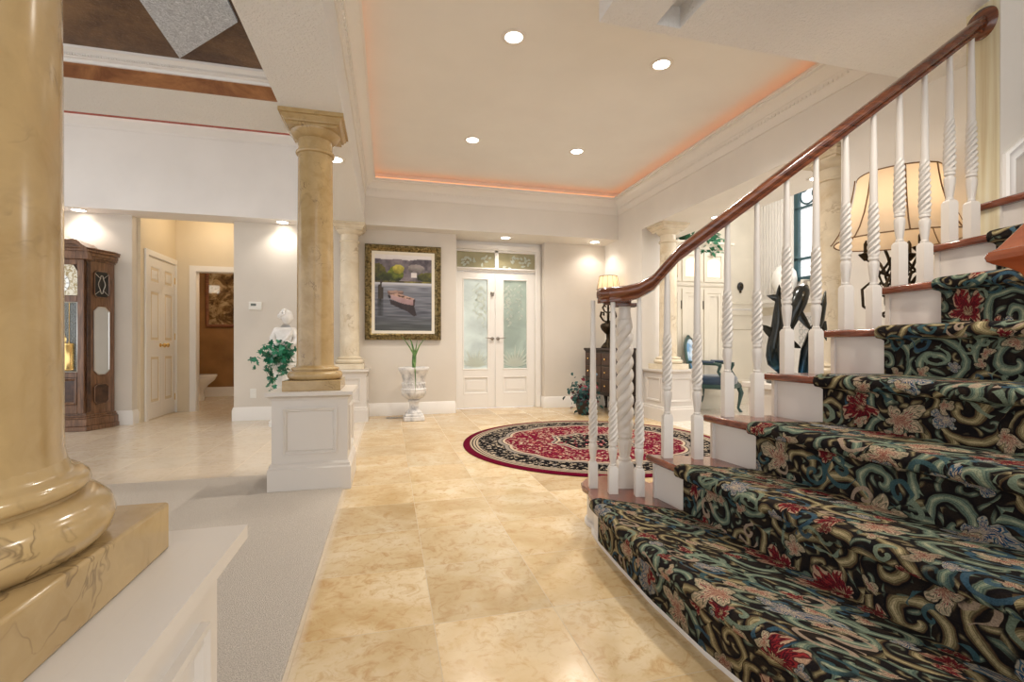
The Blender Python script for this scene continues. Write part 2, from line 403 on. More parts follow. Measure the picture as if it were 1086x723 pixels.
# long beam over the columns, cross beam, trays
S('ceiling_beam', M['textured'])(MB().box(-.673, -1.2, SOF, -.288, YF, CEIL+.4))
S('ceiling_cross_beam', M['textured'])(MB().box(-7, 3.262, SOF, -.673, 3.725, 3.1))
S('ceiling', M['ceil'])(MB().box(-.4, -1.2, CEIL, XR+.1, YF+.1, CEIL+.1))
S('ceiling_hall_tray', M['white_wall'])(MB().box(-7, 3.6, 3.52, -.6, YF+.1, 3.6))
S('trim_cove_band', M['dark_red'])(MB().box(-7, YF-.01, 3.448, -.673, YF+.1, 3.52))
S('ceiling_living_tray', M['brown'])(MB().box(-7, -1.2, 2.605, -.673, 3.262, 2.7))
S('trim_copper_band', M['copper'])(MB().box(-7, 3.25, SOF, -.673, 3.262, 2.605))
o = MB().prism([(-1.171,3.155),(-.752,2.728),(-.748,1.2),(-1.13,1.2)], 2.592, 2.607).build('ceiling_silver_inlay', M['silver_paper'], None, 0)
struct(o)
# stair soffit with its little recess
s_ = MB(); y1 = 2.19; SS = 2.54
s_.box(1.017, -1, SS, 1.30, y1, CEIL); s_.box(1.435, -1, SS, XR, y1, CEIL); s_.box(1.30, 2.13, SS, 1.435, y1, CEIL); s_.box(1.30, -1, SS, 1.435, 1.62, CEIL); s_.box(1.30, 1.62, SS+.11, 1.435, 2.13, CEIL)
S('ceiling_stair_soffit', M['textured'])(s_)
# crown mouldings -------------------------------------------------
def crown_prof(hh, pp):     # (out, up) closed outline
    return [(0,0),(.012,0),(.012,.05*hh/.22),(pp*.22,.09*hh/.22),(pp*.28,.115*hh/.22),(pp*.34,.115*hh/.22),(pp*.5,.15*hh/.22),(pp*.78,.178*hh/.22),(pp*.86,.182*hh/.22),(pp*.86,.2*hh/.22),(pp,.204*hh/.22),(pp,hh),(pp*.8,hh),(0,hh*.78)]
c = MB()
c.sweep([(XR,1.0,2.808),(XR,YF,2.808),(-.288,YF,2.808),(-.288,-1.0,2.808)], crown_prof(.215, .13))
S('trim_crown_foyer', M['trim'])(c)
# dentil beads along the crown
d = MB(); z0 = 2.808+.076
n_ = 70
for i in range(n_):
    x = -.25 + (3.43) * i / (n_-1); d.box(x-.011, YF-.034, z0, x+.011, YF-.015, z0+.022)
for i in range(130):
    y = 1.2 + 5.0 * i / 129
    d.box(-.273, y-.010, z0, -.254, y+.010, z0+.022); d.box(XR-.034, y-.010, z0, XR-.015, y+.010, z0+.022)
S('trim_dentil_foyer', M['trim'])(d)
c = MB(); c.sweep([(-.68,3.25,2.537),(-7,3.25,2.537)], [(0,0),(.01,0),(.012,.018),(.03,.022),(.034,.034),(.06,.05),(.07,.052),(.07,.067),(0,.067)])
for i in range(300):
    x = -.70 - i*.0125; c.box(x-.0035, 3.25-.043, 2.562, x+.0035, 3.25-.02, 2.574)
S('trim_crown_living', M['trim'])(c)
c = MB(); c.sweep([(-.673,YF,3.345),(-7,YF,3.345)], [(0,0),(.012,0),(.015,.02),(.05,.05),(.08,.075),(.08,.105),(0,.08)])
S('trim_crown_hall', M['white_wall'])(c)
# baseboards ------------------------------------------------------
bp = lambda h: [(0,0),(.018,0),(.018,h*.8),(.012,h*.86),(.012,h*.93),(.004,h),(0,h)]
b = MB(); b.sweep([(-1.842,YB+.12,0),(-1.842,YB,0),(.875,YB,0),(.875,6.86,0)][::-1], bp(.165)); b.sweep([(-7,YB,0),(-2.914,YB,0),(-2.914,YB+.12,0)][::-1], bp(.165))
S('baseboard_back', M['trim'])(b)
b = MB(); b.sweep([(XR,5.66,0),(XR,6.73,0),(2.245,6.73,0),(2.245,6.9,0)], bp(.165))
S('baseboard_right', M['trim'])(b)
# rope lights in the coves (real emitters behind the crown lips)
ro = glow('amber_rope_light', (1.0,.38,.15), 1.9)
t = MB(); zz = 3.045
t.tube([(XR-.055,2.25,zz),(XR-.055,YF-.055,zz)], .008, 6); t.tube([(XR-.055,YF-.055,zz),(-.233,YF-.055,zz)], .008, 6); t.tube([(-.233,YF-.055,zz),(-.233,.5,zz)], .008, 6)
tag(t.build('rope_light', ro, None, 60), 'amber rope light tucked in the cove above the foyer crown', 'rope light')
t = MB().tube([(-.8,YF-.035,3.458),(-6.5,YF-.035,3.458)], .008, 6)
tag(t.build('rope_light', glow('white_rope_light', (1,.85,.75), 5.), None, 60), 'white rope light above the tall white wall of the hall', 'rope light')

# ------------------------------------------------------------------ doors
def casing(mb, x0, x1, z1, y, w=.085, t=.025):
    mb.sweep([(x0,y,0),(x0,y,z1),(x1,y,z1),(x1,y,0)], [(0,0),(w,0),(w,t*.8),(w*.8,t),(w*.3,t*.75),(w*.12,t*.9),(0,t*.4)][::-1], False, (0,-1,0))
# entry double doors
DY = 6.9
dr = bpy.data.objects.new('door_1', None); COL.objects.link(dr); dr.location = (1.55, DY, 0); struct(dr)
L = lambda x: x - 1.55
mb = MB(); casing(mb, L(.957), L(2.145), 2.33, -.03, .075)
mb.box(L(.90), -.03, 2.33, L(2.24), .06, 2.41)
mb.box(L(.88), -.02, 0, L(.957), .08, 2.40); mb.box(L(2.145), -.02, 0, L(2.262), .08, 2.40)
mb.box(L(.957), -.02, 2.015, L(2.145), .06, 2.067); mb.box(L(.957), -.045, 2.045, L(2.145), .0, 2.067); mb.box(L(1.523), -.02, 2.06, L(1.58), .05, 2.33); mb.box(L(.957), -.02, 2.300, L(2.145), .05, 2.335)
mb.build('door_frame', M['trim'], dr, 38, .003)
def frosted(name, colr, trans, etch=True, seed=0):
    m = N(name, .38, colr); m.b.inputs['Transmission Weight'].default_value = trans; m.b.inputs['IOR'].default_value = 1.15
    co = m.coord(); mp = m.n('Mapping'); m.set(mp.inputs[0], co); mp.inputs['Location'].default_value = (seed, 0, seed*2)
    n1 = m.noise(mp.outputs[0], 3.2, 4, .6, .8)
    m.col(m.mix(m.mapr(n1, .35, .65, 0, 1), tuple(x*.8 for x in colr), tuple(min(1, x*1.1) for x in colr)))
    return m.mat
def leafshape(mb, c, L_, W_, ang, y, th=.003, curl=0):
    n = 8; pts = []
    for i in range(n + 1):
        t = i / n; pts.append((t, sin(pi * t**.8) * .5))
    out = [(t*L_, q*W_) for t, q in pts] + [(t*L_, -q*W_) for t, q in pts[-2:0:-1]]
    vs = []
    for u, v in out:
        a = ang + curl * u
        vs.append((c[0] + u*cos(ang) - v*sin(ang), c[2] + u*sin(ang) + v*cos(ang)))
    leafshape.j = (leafshape.j + 1) % 40; y -= leafshape.j * .00004
    mb.rings([[(x, y - th, z) for x, z in vs], [(x, y, z) for x, z in vs]])
leafshape.j = 0
etched = N('etched_glass', .7, (.86,.88,.83)); tr_ = etched.n('BsdfTranslucent'); tr_.inputs[0].default_value = (.8,.85,.78,1); mx_ = etched.n('MixShader'); mx_.inputs[0].default_value = .6
etched.t.links.new(etched.b.outputs[0], mx_.inputs[1]); etched.t.links.new(tr_.outputs[0], mx_.inputs[2]); etched.t.links.new(mx_.outputs[0], etched.t.nodes['Material Output'].inputs[0]); etched = etched.mat
def door_leaf(x0, x1, glass, hx, sgn, deadbolt):
    o = None; mb = MB(); zt = 2.008
    gx0, gx1, gz0, gz1 = (L(1.055), L(1.425), .575, 1.905) if x0 < L(1.5) else (L(1.655), L(2.028), .575, 1.905)
    z_a, z_b = .225, .455
    mb.box(x0, 0, .008, gx0, .045, zt); mb.box(gx1, 0, .008, x1, .045, zt); mb.box(gx0, 0, .008, gx1, .045, z_a-.012); mb.box(gx0, 0, z_b+.012, gx1, .045, gz0); mb.box(gx0, 0, gz1, gx1, .045, zt)
    mb.box(gx0, .016, z_a-.02, gx1, .04, z_b+.02)
    mb.rect(gx0, z_a-.012, gx1, z_b+.012, .0, [(0,0),(.004,.004),(.014,.002),(.022,-.012),(0,-.012)])
    mb.rect(gx0, gz0, gx1, gz1, .0, [(-.012,0),(-.004,.007),(.006,.006),(.012,-.012),(-.012,-.012)])
    mb.box(gx0+.05, .008, z_a+.045, gx1-.05, .03, z_b-.045)
    o = mb.build('door_leaf', M['trim'], dr, 38, .002)
    MB().box(gx0-.005, .018, gz0-.005, gx1+.005, .026, gz1+.005).build('glass_pane', glass, o, 0)
    e = MB(); cx = (gx0+gx1)/2; rnd = random.Random(3 if sgn > 0 else 5)
    for i in range(11):                      # agave fan at the foot of the glass
        an = R(18 + 144*i/10); leafshape(e, (cx, 0, gz0+.03), .17+.12*rnd.random()+.06*sin(an), .03, an, .0175)
    for i in range(7):                      # hanging vine sprays at the top
        vx = gx0 + .03 + (gx1-gx0-.06)*rnd.random(); vz = 1.86 - .12*rnd.random(); ln = .25 + .4*rnd.random()
        for k in range(int(ln/.05)):
            leafshape(e, (vx + .012*sin(k*2.1), 0, vz - k*.05), .055, .024, R(-90 + (48 if k % 2 else -48)), .0175)
    e.v = [(min(max(x, gx0+.004), gx1-.004), y, z) for x, y, z in e.v]
    e.build('etched_leaves', etched, o, 0)
    hb = MB(); hb.m = Matrix.Translation((hx, 0, 1.03)) @ Matrix.Rotation(pi/2, 4, 'X')
    hb.lathe([(.026,0),(.026,.008),(.014,.012),(.012,.045),(.018,.05),(.018,.06),(.0,.062)], 20)
    hb.m = Matrix.Identity(4); hb.tube([(hx,-.05,1.03),(hx-sgn*.05,-.055,1.035),(hx-sgn*.115,-.05,1.042)], [.009,.008,.005], 8)
    hb.build('lever_handle', M['nickel'], o, 50)
    if deadbolt:
        k = MB(); k.m = Matrix.Translation((hx+.0, 0, 1.70)) @ Matrix.Rotation(pi/2, 4, 'X')
        k.lathe([(.028,0),(.028,.01),(.02,.016),(.008,.018),(.007,.03),(0,.03)], 18); k.m = Matrix.Identity(4)
        k.prism([(hx-.02,-.02),(hx+.02,-.02),(hx,-.014)], 1.655, 1.70); k.build('deadbolt', M['nickel'], o, 50)
door_leaf(L(.960), L(1.528), frosted('pale_frosted_glass', (.66,.71,.65), .5), L(1.487), 1, True)
door_leaf(L(1.534), L(2.142), frosted('green_frosted_glass', (.43,.49,.41), .5, True, 4), L(1.572), -1, False)
tg = frosted('amber_frosted_glass', (.42,.37,.22), .35, True, 8)
for x0, x1, sd in ((L(.957), L(1.523), 1), (L(1.58), L(2.145), 2)):
    p = MB().box(x0, .01, 2.067, x1, .018, 2.302).build('transom_pane', tg, dr, 0)
    e = MB(); rnd = random.Random(sd)
    for k in range(17):
        t = rnd.random(); leafshape(e, (x0+.05+(x1-x0-.14)*t, 0, 2.085+.15*rnd.random()), .05+.03*rnd.random(), .034, R(rnd.uniform(-40, 130)), .0095)
    e.build('etched_leaves', etched, p, 0)

# raised panel door leaf in local X-Z, facing -Y
def panel_leaf(mb, x0, x1, zt, rows, inset=.085):
    mb.box(x0, .012, .01, x1, .045, zt)
    px0, px1 = x0+inset*.75, x1-inset*.75
    prev = .01
    for za, zb in rows:
        mb.box(x0, 0, prev, x1, .012, za); mb.box(x0, 0, za, px0, .012, zb); mb.box(px1, 0, za, x1, .012, zb); prev = zb
        mb.rect(px0, za, px1, zb, 0, [(0,0),(.004,.003),(.014,.001),(.02,-.012),(0,-.012)])
        mb.prism([(0,0),(1,0),(1,1)], 0, 0) if False else None
        a, b_ = .028, .052
        mb.rings([[(px0+a,.012,za+a),(px1-a,.012,za+a),(px1-a,.012,zb-a),(px0+a,.012,zb-a)], [(px0+b_,.003,za+b_),(px1-b_,.003,za+b_),(px1-b_,.003,zb-b_),(px0+b_,.003,zb-b_)]])
    mb.box(x0, 0, prev, x1, .012, zt)
# closet doors in the alcove, facing +X: local x runs along +Y
d2 = bpy.data.objects.new('door_2', None); COL.objects.link(d2); d2.location = (-2.876, 7.2, 0); d2.rotation_euler = (0,0,pi/2); struct(d2)
hw = .385
for sg in (-1, 1):
    mb = MB(); x0, x1 = (-hw, -.002) if sg < 0 else (.002, hw)
    panel_leaf(mb, x0, x1, 2.03, [(.20,.80),(.98,1.62),(1.72,1.93)], .085)
    o = mb.build('door_leaf', M['trim'], d2, 38)
    k = MB(); k.m = Matrix.Translation((sg*.05, 0, .93)) @ Matrix.Rotation(pi/2, 4, 'X')
    k.lathe([(.026,0),(.026,.006),(.011,.012),(.011,.03),(.024,.04),(.028,.052),(.02,.064),(0,.067)], 18); k.build('door_knob', M['brass'], o, 50)
    hg = MB()
    for z in (.22, 1.05, 1.82): hg.box(sg*hw-.012, -.006, z-.045, sg*hw+.012, .004, z+.045)
    hg.build('hinge', M['brass'], o, 0)
mb = MB(); casing(mb, -hw-.005, hw+.005, 2.04, -.0, .075, .022)
mb.build('door_casing', M['trim'], d2, 38)
# powder-room doorway casing
d3 = bpy.data.objects.new('door_3', None); COL.objects.link(d3); d3.location = (-2.65, 7.62, 0); struct(d3)
mb = MB(); casing(mb, .03, .85, 1.965, 0, .085, .022); mb.box(.0, 0, 0, .03, .1, 1.965); mb.box(0, 0, 1.965, .85, .1, 2.03)
mb.build('door_casing', M['trim'], d3, 38)

# ------------------------------------------------------------------ columns and pedestals
def pedestal(loc, w, h, label, mat, short=False):
    t = thing('pedestal', label, 'pedestal', loc); a = w/2 - .018
    t['group'] = 'column pedestals'
    mb = MB(); mb.box(-a, -a, 0, a, a, h-.02); mb.build('body', mat, t, 38)
    mb = MB(); q = [(-a,-a,0),(-a,a,0),(a,a,0),(a,-a,0)]
    mb.sweep(q, [(-.01,0),(.022,0),(.022,.145),(.014,.155),(.014,.17),(.004,.182),(-.01,.182)], True)
    mb.build('base_moulding', mat, t, 38)
    mb = MB(); mb.sweep(q, [(-.02,h-.055),(.004,h-.055),(.008,h-.042),(.018,h-.03),(.03,h-.026),(.034,h-.022),(.034,h),(-.02,h)], True); b_=a-.0201; mb.box(-b_,-b_,h-.02,b_,b_,h)
    mb.build('cap', mat, t, 38)
    for k in range(4):
        mb = MB(); mb.m = Matrix.Rotation(k*pi/2, 4, 'Z')
        mb.rect(-a+.065, .235, a-.065, h-.1, -a, [(0,0),(0,.012),(.006,.014),(.016,.008),(.02,.01),(.026,.0)])
        mb.build('panel_moulding', mat, t, 38)
    return t
def column(loc, z0, label, mat, r=.118):
    t = thing('column', label, 'column', loc, 0, 'marbled columns'); zt = SOF; p = .178
    MB().box(-p,-p,z0,p,p,z0+.068).build('plinth', mat, t, 38, .004)
    b = z0+.068
    MB().lathe([(.15,b),(.165,b+.003),(.174,b+.013),(.178,b+.028),(.174,b+.043),(.164,b+.053),(.153,b+.057),(.146,b+.058),(.146,b+.062),(.151,b+.063),(.155,b+.069),(.153,b+.076),(.147,b+.081),(.140,b+.082),(r+.006,b+.088),(r+.002,b+.1)], 64).build('torus_base', mat, t, 50)
    MB().lathe([(r+.004,b+.092),(r+.001,b+.11),(r,b+.5),(r-.003,zt-.8),(r-.008,zt-.22)], 56).build('shaft', mat, t, 50)
    c = zt-.235; k = r-.008
    mb = MB(); mb.lathe([(k,c),(k+.012,c+.004),(k+.016,c+.014),(k+.012,c+.024),(k,c+.028),(k,c+.10),(k+.012,c+.104),(k+.03,c+.118),(k+.048,c+.14),(k+.05,c+.15)], 56)
    a = k+.046
    q = [(-a,-a,0),(-a,a,0),(a,a,0),(a,-a,0)]
    mb.sweep(q, [(-.05,c+.148),(.0,c+.148),(.0,c+.165),(.012,c+.17),(.015,c+.18),(.03,c+.196),(.03,c+.206),(.042,c+.21),(.042,c+.235),(-.05,c+.235)], True)
    b_=a-.0501; mb.box(-b_,-b_,c+.1482,b_,b_,c+.2349)
    mb.build('capital', mat, t, 38)
    return t
PW = .49
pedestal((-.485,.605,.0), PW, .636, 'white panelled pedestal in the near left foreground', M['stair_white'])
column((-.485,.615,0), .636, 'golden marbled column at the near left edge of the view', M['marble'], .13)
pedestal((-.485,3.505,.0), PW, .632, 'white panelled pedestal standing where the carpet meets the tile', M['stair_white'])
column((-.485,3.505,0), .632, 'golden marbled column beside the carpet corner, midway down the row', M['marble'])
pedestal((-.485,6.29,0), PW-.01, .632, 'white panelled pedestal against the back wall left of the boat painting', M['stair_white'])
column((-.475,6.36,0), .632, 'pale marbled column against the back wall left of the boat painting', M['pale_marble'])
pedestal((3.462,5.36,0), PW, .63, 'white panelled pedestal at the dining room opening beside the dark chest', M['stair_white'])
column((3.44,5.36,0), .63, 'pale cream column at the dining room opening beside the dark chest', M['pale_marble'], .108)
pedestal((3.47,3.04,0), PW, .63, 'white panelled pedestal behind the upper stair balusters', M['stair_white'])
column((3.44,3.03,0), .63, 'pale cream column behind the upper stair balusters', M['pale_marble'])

# ------------------------------------------------------------------ staircase
DX, DD = .52, 2.45                        # stair origin in the stair's own frame
st = thing('staircase', 'curved white staircase with mahogany treads, twisted balusters and handrail', 'staircase', (sin(TH)*DD + cos(TH)*DX, cos(TH)*DD - sin(TH)*DX, 0), -TH)
def sp(x, d, z=0): return (x - DX, d - DD, z)
RISE = .20
def db(x): return 2.185 + (.12 if x < 1.5 else .13) * (x - 1.5)**2      # balustrade line
XN = [.0, .40, .650, .910, 1.185, 1.455, 1.715, 1.968, 2.205, 2.47, 2.74]
PH = [0, 12, 17, 18, 17, 14, 10, 7, 5, 3, 2]
NEAR = .72
def nose(k, off=0.):
    """nosing line of tread k, from the balustrade side to the near side, as points (x, d)"""
    pts = []
    if k == 1:
        base = [(.375,2.35),(.385,2.22),(.42,2.02),(.478,1.72),(.56,1.42),(.66,1.15),(.76,.93),(.86,.72)]
        return [(x + off, d) for x, d in base]
    x0 = XN[k]; d0 = db(x0) + .055; n = 9
    for i in range(n + 1):
        t = i / n; d = d0 + (NEAR - d0) * t
        x = x0 + (d0 - d) * math.tan(R(PH[k])) * (1 + .10*(t - .6)) 
        pts.append((x + off, d))
    return pts
def interp(pts, d):
    for (xa, da), (xb, dbb) in zip(pts, pts[1:]):
        if dbb <= d <= da: 
            t = (da - d) / (da - dbb); return xa + (xb - xa) * t
    return pts[0][0] if d > pts[0][1] else pts[-1][0]
for k in range(1, 10):
    z = k * RISE; f = nose(k); b = nose(k + 1, .06); poly = []
    if k == 1:
        arc = [(.55 + .187*cos(an), 2.50 + .187*sin(an)) for an in [R(180 + 30 - 22*i) for i in range(10)]]
        poly = f[::-1] + arc + [(.80, 2.60), (.80, db(.8)+.055)] + [q for q in b if q[1] < db(.8)]
    else: poly = f[::-1] + [(XN[k] + (XN[k+1]+.06-XN[k])*i/5, db(XN[k] + (XN[k+1]+.06-XN[k])*i/5) + .055) for i in range(1, 5)] + b
    poly = [sp(x, d)[:2] for x, d in poly]
    MB().prism(poly, z - .034, z).build('tread', M['tread_wood'], st, 38, .011, 3)
    # riser (white), set back under the nosing
    f2 = nose(k, .032); bk = nose(k, .055)
    if k == 1:
        arc = [(.55 + .155*cos(an), 2.50 + .155*sin(an)) for an in [R(210 - 22*i) for i in range(10)]]
        poly = f2[::-1] + arc + [(.78,2.58),(.78,2.2)] + [(.70, 2.0), (1.1,.72)]
    else: poly = [(x, d - (.02 if i == 0 else 0)) for i, (x, d) in enumerate(f2)][::-1] + [(x, d - (.02 if i == 0 else 0)) for i, (x, d) in enumerate(bk)]
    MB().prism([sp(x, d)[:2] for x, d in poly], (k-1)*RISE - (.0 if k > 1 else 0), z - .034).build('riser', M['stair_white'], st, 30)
# shoe moulding at the floor in front of the first riser
p1 = [(.55 + .155*cos(an), 2.50 + .155*sin(an)) for an in [R(120 + 15*i) for i in range(7)]] + nose(1, .032)
MB().sweep([sp(x, d, 0) for x, d in p1], [(0,0),(-.014,0),(-.014,.010),(-.010,.017),(-.004,.020),(0,.020)]).build('shoe_moulding', M['stair_white'], st, 38)
# closed stringer under the balustrade, stepped along the curve
sx = MB()
for k in range(1, 10):
    n = 4; xa, xb = XN[k] + (.34 if k == 1 else .03), XN[k+1] + .03
    for i in range(n):
        a, b = xa + (xb-xa)*i/n, xa + (xb-xa)*(i+1)/n
        q = [(a, db(a)+.035), (b, db(b)+.035), (b, db(b)+.01), (a, db(a)+.01)]
        sx.prism([sp(x, d)[:2] for x, d in q], 0, k*RISE - .034)
sx.build('stringer', M['stair_white'], st, 30)
sx = MB()
for k in range(1, 10):
    xa, xb = interp(nose(k, .033), NEAR + .02), interp(nose(k + 1, .033), NEAR + .02)
    sx.prism([sp(x, d)[:2] for x, d in ((xa, NEAR + .012), (xb, NEAR + .012), (xb, NEAR + .035), (xa, NEAR + .035))], 0, k*RISE - .0345)
sx.build('stringer', M['stair_white'], st, 30)

# balusters
def twist(mb, z0, z1, r0, r1, starts, pitch, amp, n=28, per=9, cx=0, cy=0):
    rows = max(8, int((z1 - z0) / (pitch/starts) * per)); rings = []
    for i in range(rows + 1):
        t = i / rows; z = z0 + (z1-z0)*t; e = min(1, 9*t, 9*(1-t)); r = r0 + (r1-r0)*t
        rings.append([(cx + r*(1 + amp*e*(abs(cos(.5*starts*(2*pi*j/n - 2*pi*z/pitch)))**.8*2 - 1.25))*cos(2*pi*j/n), cy + r*(1 + amp*e*(abs(cos(.5*starts*(2*pi*j/n - 2*pi*z/pitch)))**.8*2 - 1.25))*sin(2*pi*j/n), z) for j in range(n)])
    mb.rings(rings)
def fluted(mb, prof, n=32, k=8, amp=.10, c=(0,0)):
    rings = []
    zs = [z for _, z in prof]; za, zb = zs[0], zs[-1]
    for r, z in prof:
        t = (z-za)/(zb-za); e = amp if .12 < t < .8 else 0
        rings.append([(c[0] + r*(1 + e*(abs(cos(k*pi*j/n)) - .75))*cos(2*pi*j/n), c[1] + r*(1 + e*(abs(cos(k*pi*j/n)) - .75))*sin(2*pi*j/n), z) for j in range(n)])
    mb.rings(rings)
def baluster_mesh(h, hb=.205, ht=.135, hw_=.25, w=.0215):
    mb = MB()
    mb.rings([[(-w,-w,0),(w,-w,0),(w,w,0),(-w,w,0)], [(-w,-w,hb-.012),(w,-w,hb-.012),(w,w,hb-.012),(-w,w,hb-.012)], [(-w*.72,-w*.72,hb),(w*.72,-w*.72,hb),(w*.72,w*.72,hb),(-w*.72,w*.72,hb)]])
    b = hb; s = ht/.135
    mb.lathe([(.013,b-.004),(.0165,b+.002),(.0165,b+.008),(.0125,b+.012)], 20)
    fluted(mb, [(.013,b+.01*s),(.0155,b+.03*s),(.019,b+.06*s),(.0215,b+.085*s),(.022,b+.1*s),(.020,b+.108*s)])
    mb.lathe([(.0165,b+.107*s),(.0165,b+.114*s),(.021,b+.118*s),(.0215,b+.126*s),(.018,b+.134*s),(.0165,b+ht)], 20)
    twist(mb, b+ht-.002, b+ht+hw_, .0208, .0162, 4, .112, .36)
    z = b+ht+hw_
    mb.lathe([(.0155,z-.004),(.016,z+.004),(.0145,(z+h)/2),(.0115,h-.03),(.0115,h+.02)], 20)
    return mb
LA = [(.417,2.451,1),(.499,2.355,1),(.618,2.313,1)]
XB = [.735,.868,1.002,1.133,1.265,1.396,1.532,1.662,1.787,1.913,2.043,2.163]
pf = baluster_mesh(.885); pr = baluster_mesh(.968); pv = baluster_mesh(.94, .135, .115, .215)
first = {}
def put_baluster(kind, mb, x, d, z):
    if kind not in first:
        o = mb.build('baluster', M['stair_white'], st, 40); first[kind] = o
    else:
        o = first[kind].copy(); COL.objects.link(o); o.parent = st
    o.location = sp(x, d, z)
for x, d, k in LA: put_baluster('v', pv, x, d, RISE)
for i, x in enumerate(XB):
    k = 2 + i // 2; put_baluster('fr'[i % 2], (pf, pr)[i % 2], x, db(x), k*RISE)
# handrail: volute at the newel, then the long pitched run to the wall
def zr(x): return 2*RISE + .885 + (x - .735) * (RISE/.263)      # underside over the front balusters
rp = []
for i in range(15):                                             # spiral, inside to outside (clockwise seen from above)
    an = R(60 - 20*i*1.0); rr = .035 + .075*i/14
    rp.append((.53 + rr*cos(an), 2.44 + rr*sin(an)*.95, 1.142))
rp = rp[:-3]
rp += [(.505,2.352,1.142),(.56,2.325,1.145),(.618,2.305,1.158),(.68,2.283,1.195),(.735,2.263,1.262)]
for i in range(1, 30):
    x = .735 + (2.228-.735)*i/29; 
    zq = zr(x); zq = max(zq, 1.262 + (x-.735)*.7)
    rp.append((x, db(x), zq))
prof = [(-.022,0),(.022,0),(.026,.014),(.021,.021),(.032,.030),(.037,.043),(.035,.058),(.024,.071),(0,.077),(-.024,.071),(-.035,.058),(-.037,.043),(-.032,.030),(-.021,.021),(-.026,.014)]
hr = MB(); hr.sweep([sp(*p) for p in rp], prof)
hro = hr.build('handrail', M['mahogany'], st, 50)
# turned eye of the volute and the rosette on the wall end
MB().lathe([(.0,1.14),(.062,1.14),(.066,1.15),(.06,1.162),(.07,1.172),(.066,1.198),(.04,1.217),(0,1.221)], 28, .01, -.01).build('volute_eye', M['mahogany'], hro, 50)
ro_ = MB(); xe = 2.2305; ze = zr(xe) + .028
ro_.m = Matrix.Translation(sp(xe, db(xe), ze)) @ Matrix.Rotation(R(8), 4, 'Z') @ Matrix.Rotation(-pi/2, 4, 'Y')
ro_.lathe([(.071,.0),(.072,.004),(.069,.012),(.062,.016),(.057,.024),(.04,.028),(0,.028)], 36)
ro_.build('rosette', M['mahogany'], hro, 50)
# twisted newel post
nw = MB(); w = .039
nw.rings([[(-w,-w,0),(w,-w,0),(w,w,0),(-w,w,0)], [(-w,-w,.115),(w,-w,.115),(w,w,.115),(-w,w,.115)], [(-w*.85,-w*.85,.132),(w*.85,-w*.85,.132),(w*.85,w*.85,.132),(-w*.85,w*.85,.132)], [(-w*.6,-w*.6,.138),(w*.6,-w*.6,.138),(w*.6,w*.6,.138),(-w*.6,w*.6,.138)]])
nw.lathe([(.028,.13),(.033,.138),(.033,.15),(.026,.156)], 28)
fluted(nw, [(.026,.155),(.029,.175),(.034,.2),(.036,.22),(.036,.235),(.033,.243)], 40, 10)
nw.lathe([(.028,.242),(.028,.252),(.037,.258),(.038,.272),(.033,.28)], 28)
twist(nw, .278, .862, .040, .037, 3, .195, .27, 36, 14)
nw.lathe([(.031,.858),(.036,.866),(.033,.876),(.031,.89),(.029,.93),(.029,.945)], 28)
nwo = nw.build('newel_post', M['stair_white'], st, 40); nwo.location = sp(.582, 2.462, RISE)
MB().box(-.062,-.055,.928,.062,.04,.944).build('newel_plate', M['mahogany'], nwo, 38, .003)
# wooden-capped newel on the near side
n2 = MB(); n2.box(-.06,-.06,0,.06,.06,.853); 
n2o = n2.build('newel_post', M['stair_white'], st, 38, .004); n2o.location = sp(1.055, .805, RISE); n2o.rotation_euler = (0,0,R(-2))
cp = MB(); 
def sq(a, z): return [(-a,-a,z),(a,-a,z),(a,a,z),(-a,a,z)]
cp.rings([sq(.085,.852),sq(.092,.858),sq(.096,.868),sq(.106,.878),sq(.122,.888),sq(.128,.894),sq(.130,.902),sq(.127,.911),sq(.118,.917),sq(.01,1.10)])
cpo = cp.build('newel_cap', M['cap_wood'], n2o, 30, .003)

# carpet runner: one ribbon climbing all the steps
rn = MB(); NW = 46
def rail_pt(k, t):
    """point on nosing k at fraction t of the runner's width"""
    f = nose(k); dl = (2.235 if k == 1 else db(XN[k]) - (.0, .0, .20, .235, .225, .215, .215, .225, .30, .3)[k]); d = dl + (.80 - dl) * t
    return interp(f, d), d
cols = []
rows_acc = None
for k in range(1, 9):
    z = k*RISE; seg = []
    z0 = (k-1)*RISE + (.012 if k > 1 else .004); th = .012
    # profile offsets (x offset from nosing, z): riser face, under nose, roll, tread top
    pr_ = [(.032-th, z0), (.032-th, z-.075), (.032-th, z-.052), (.022-th, z-.045), (-.002-th, z-.04), (-th-.008, z-.03), (-th-.010, z-.017), (-th-.006, z-.002), (-.004, z+.008), (.012, z+.0125), (.035, z+.013)]
    for q in pr_: seg.append(('n', q))
    for j in range(1, 6): seg.append(('b', j/5., z+.012))
    for e in seg: cols.append((k, e))
pts = []
for k, e in cols:
    row = []
    for i in range(NW + 1):
        t = i / NW; x, d = rail_pt(k, t)
        if e[0] == 'n': row.append((x + e[1][0], d, e[1][1]))
        else:
            x2, d2_ = rail_pt(k+1, t) if k < 9 else (x + .27, d)
            x2 += .032 - .012; s_ = e[1]; xa = x + .035
            row.append((xa + (x2-xa)*s_, d + (d2_-d)*s_, e[2]))
    pts.append(row)
vs, uvs, acc = [], [], 0
for r_, row in enumerate(pts):
    if r_:
        mid = NW//2; a, b = pts[r_-1][mid], row[mid]; acc += sqrt(sum((p-q)**2 for p, q in zip(a, b)))
    for i, p in enumerate(row):
        vs.append(sp(*p)); uvs.append((row[0][1] - p[1] + .0, acc))
fs = []
for r_ in range(len(pts)-1):
    for i in range(NW):
        a = r_*(NW+1)+i; fs.append((a, a+1, a+NW+2, a+NW+1))
rn.add(vs, fs, uvs)
rno = rn.build('stair_runner', M['runner'], st, 60)
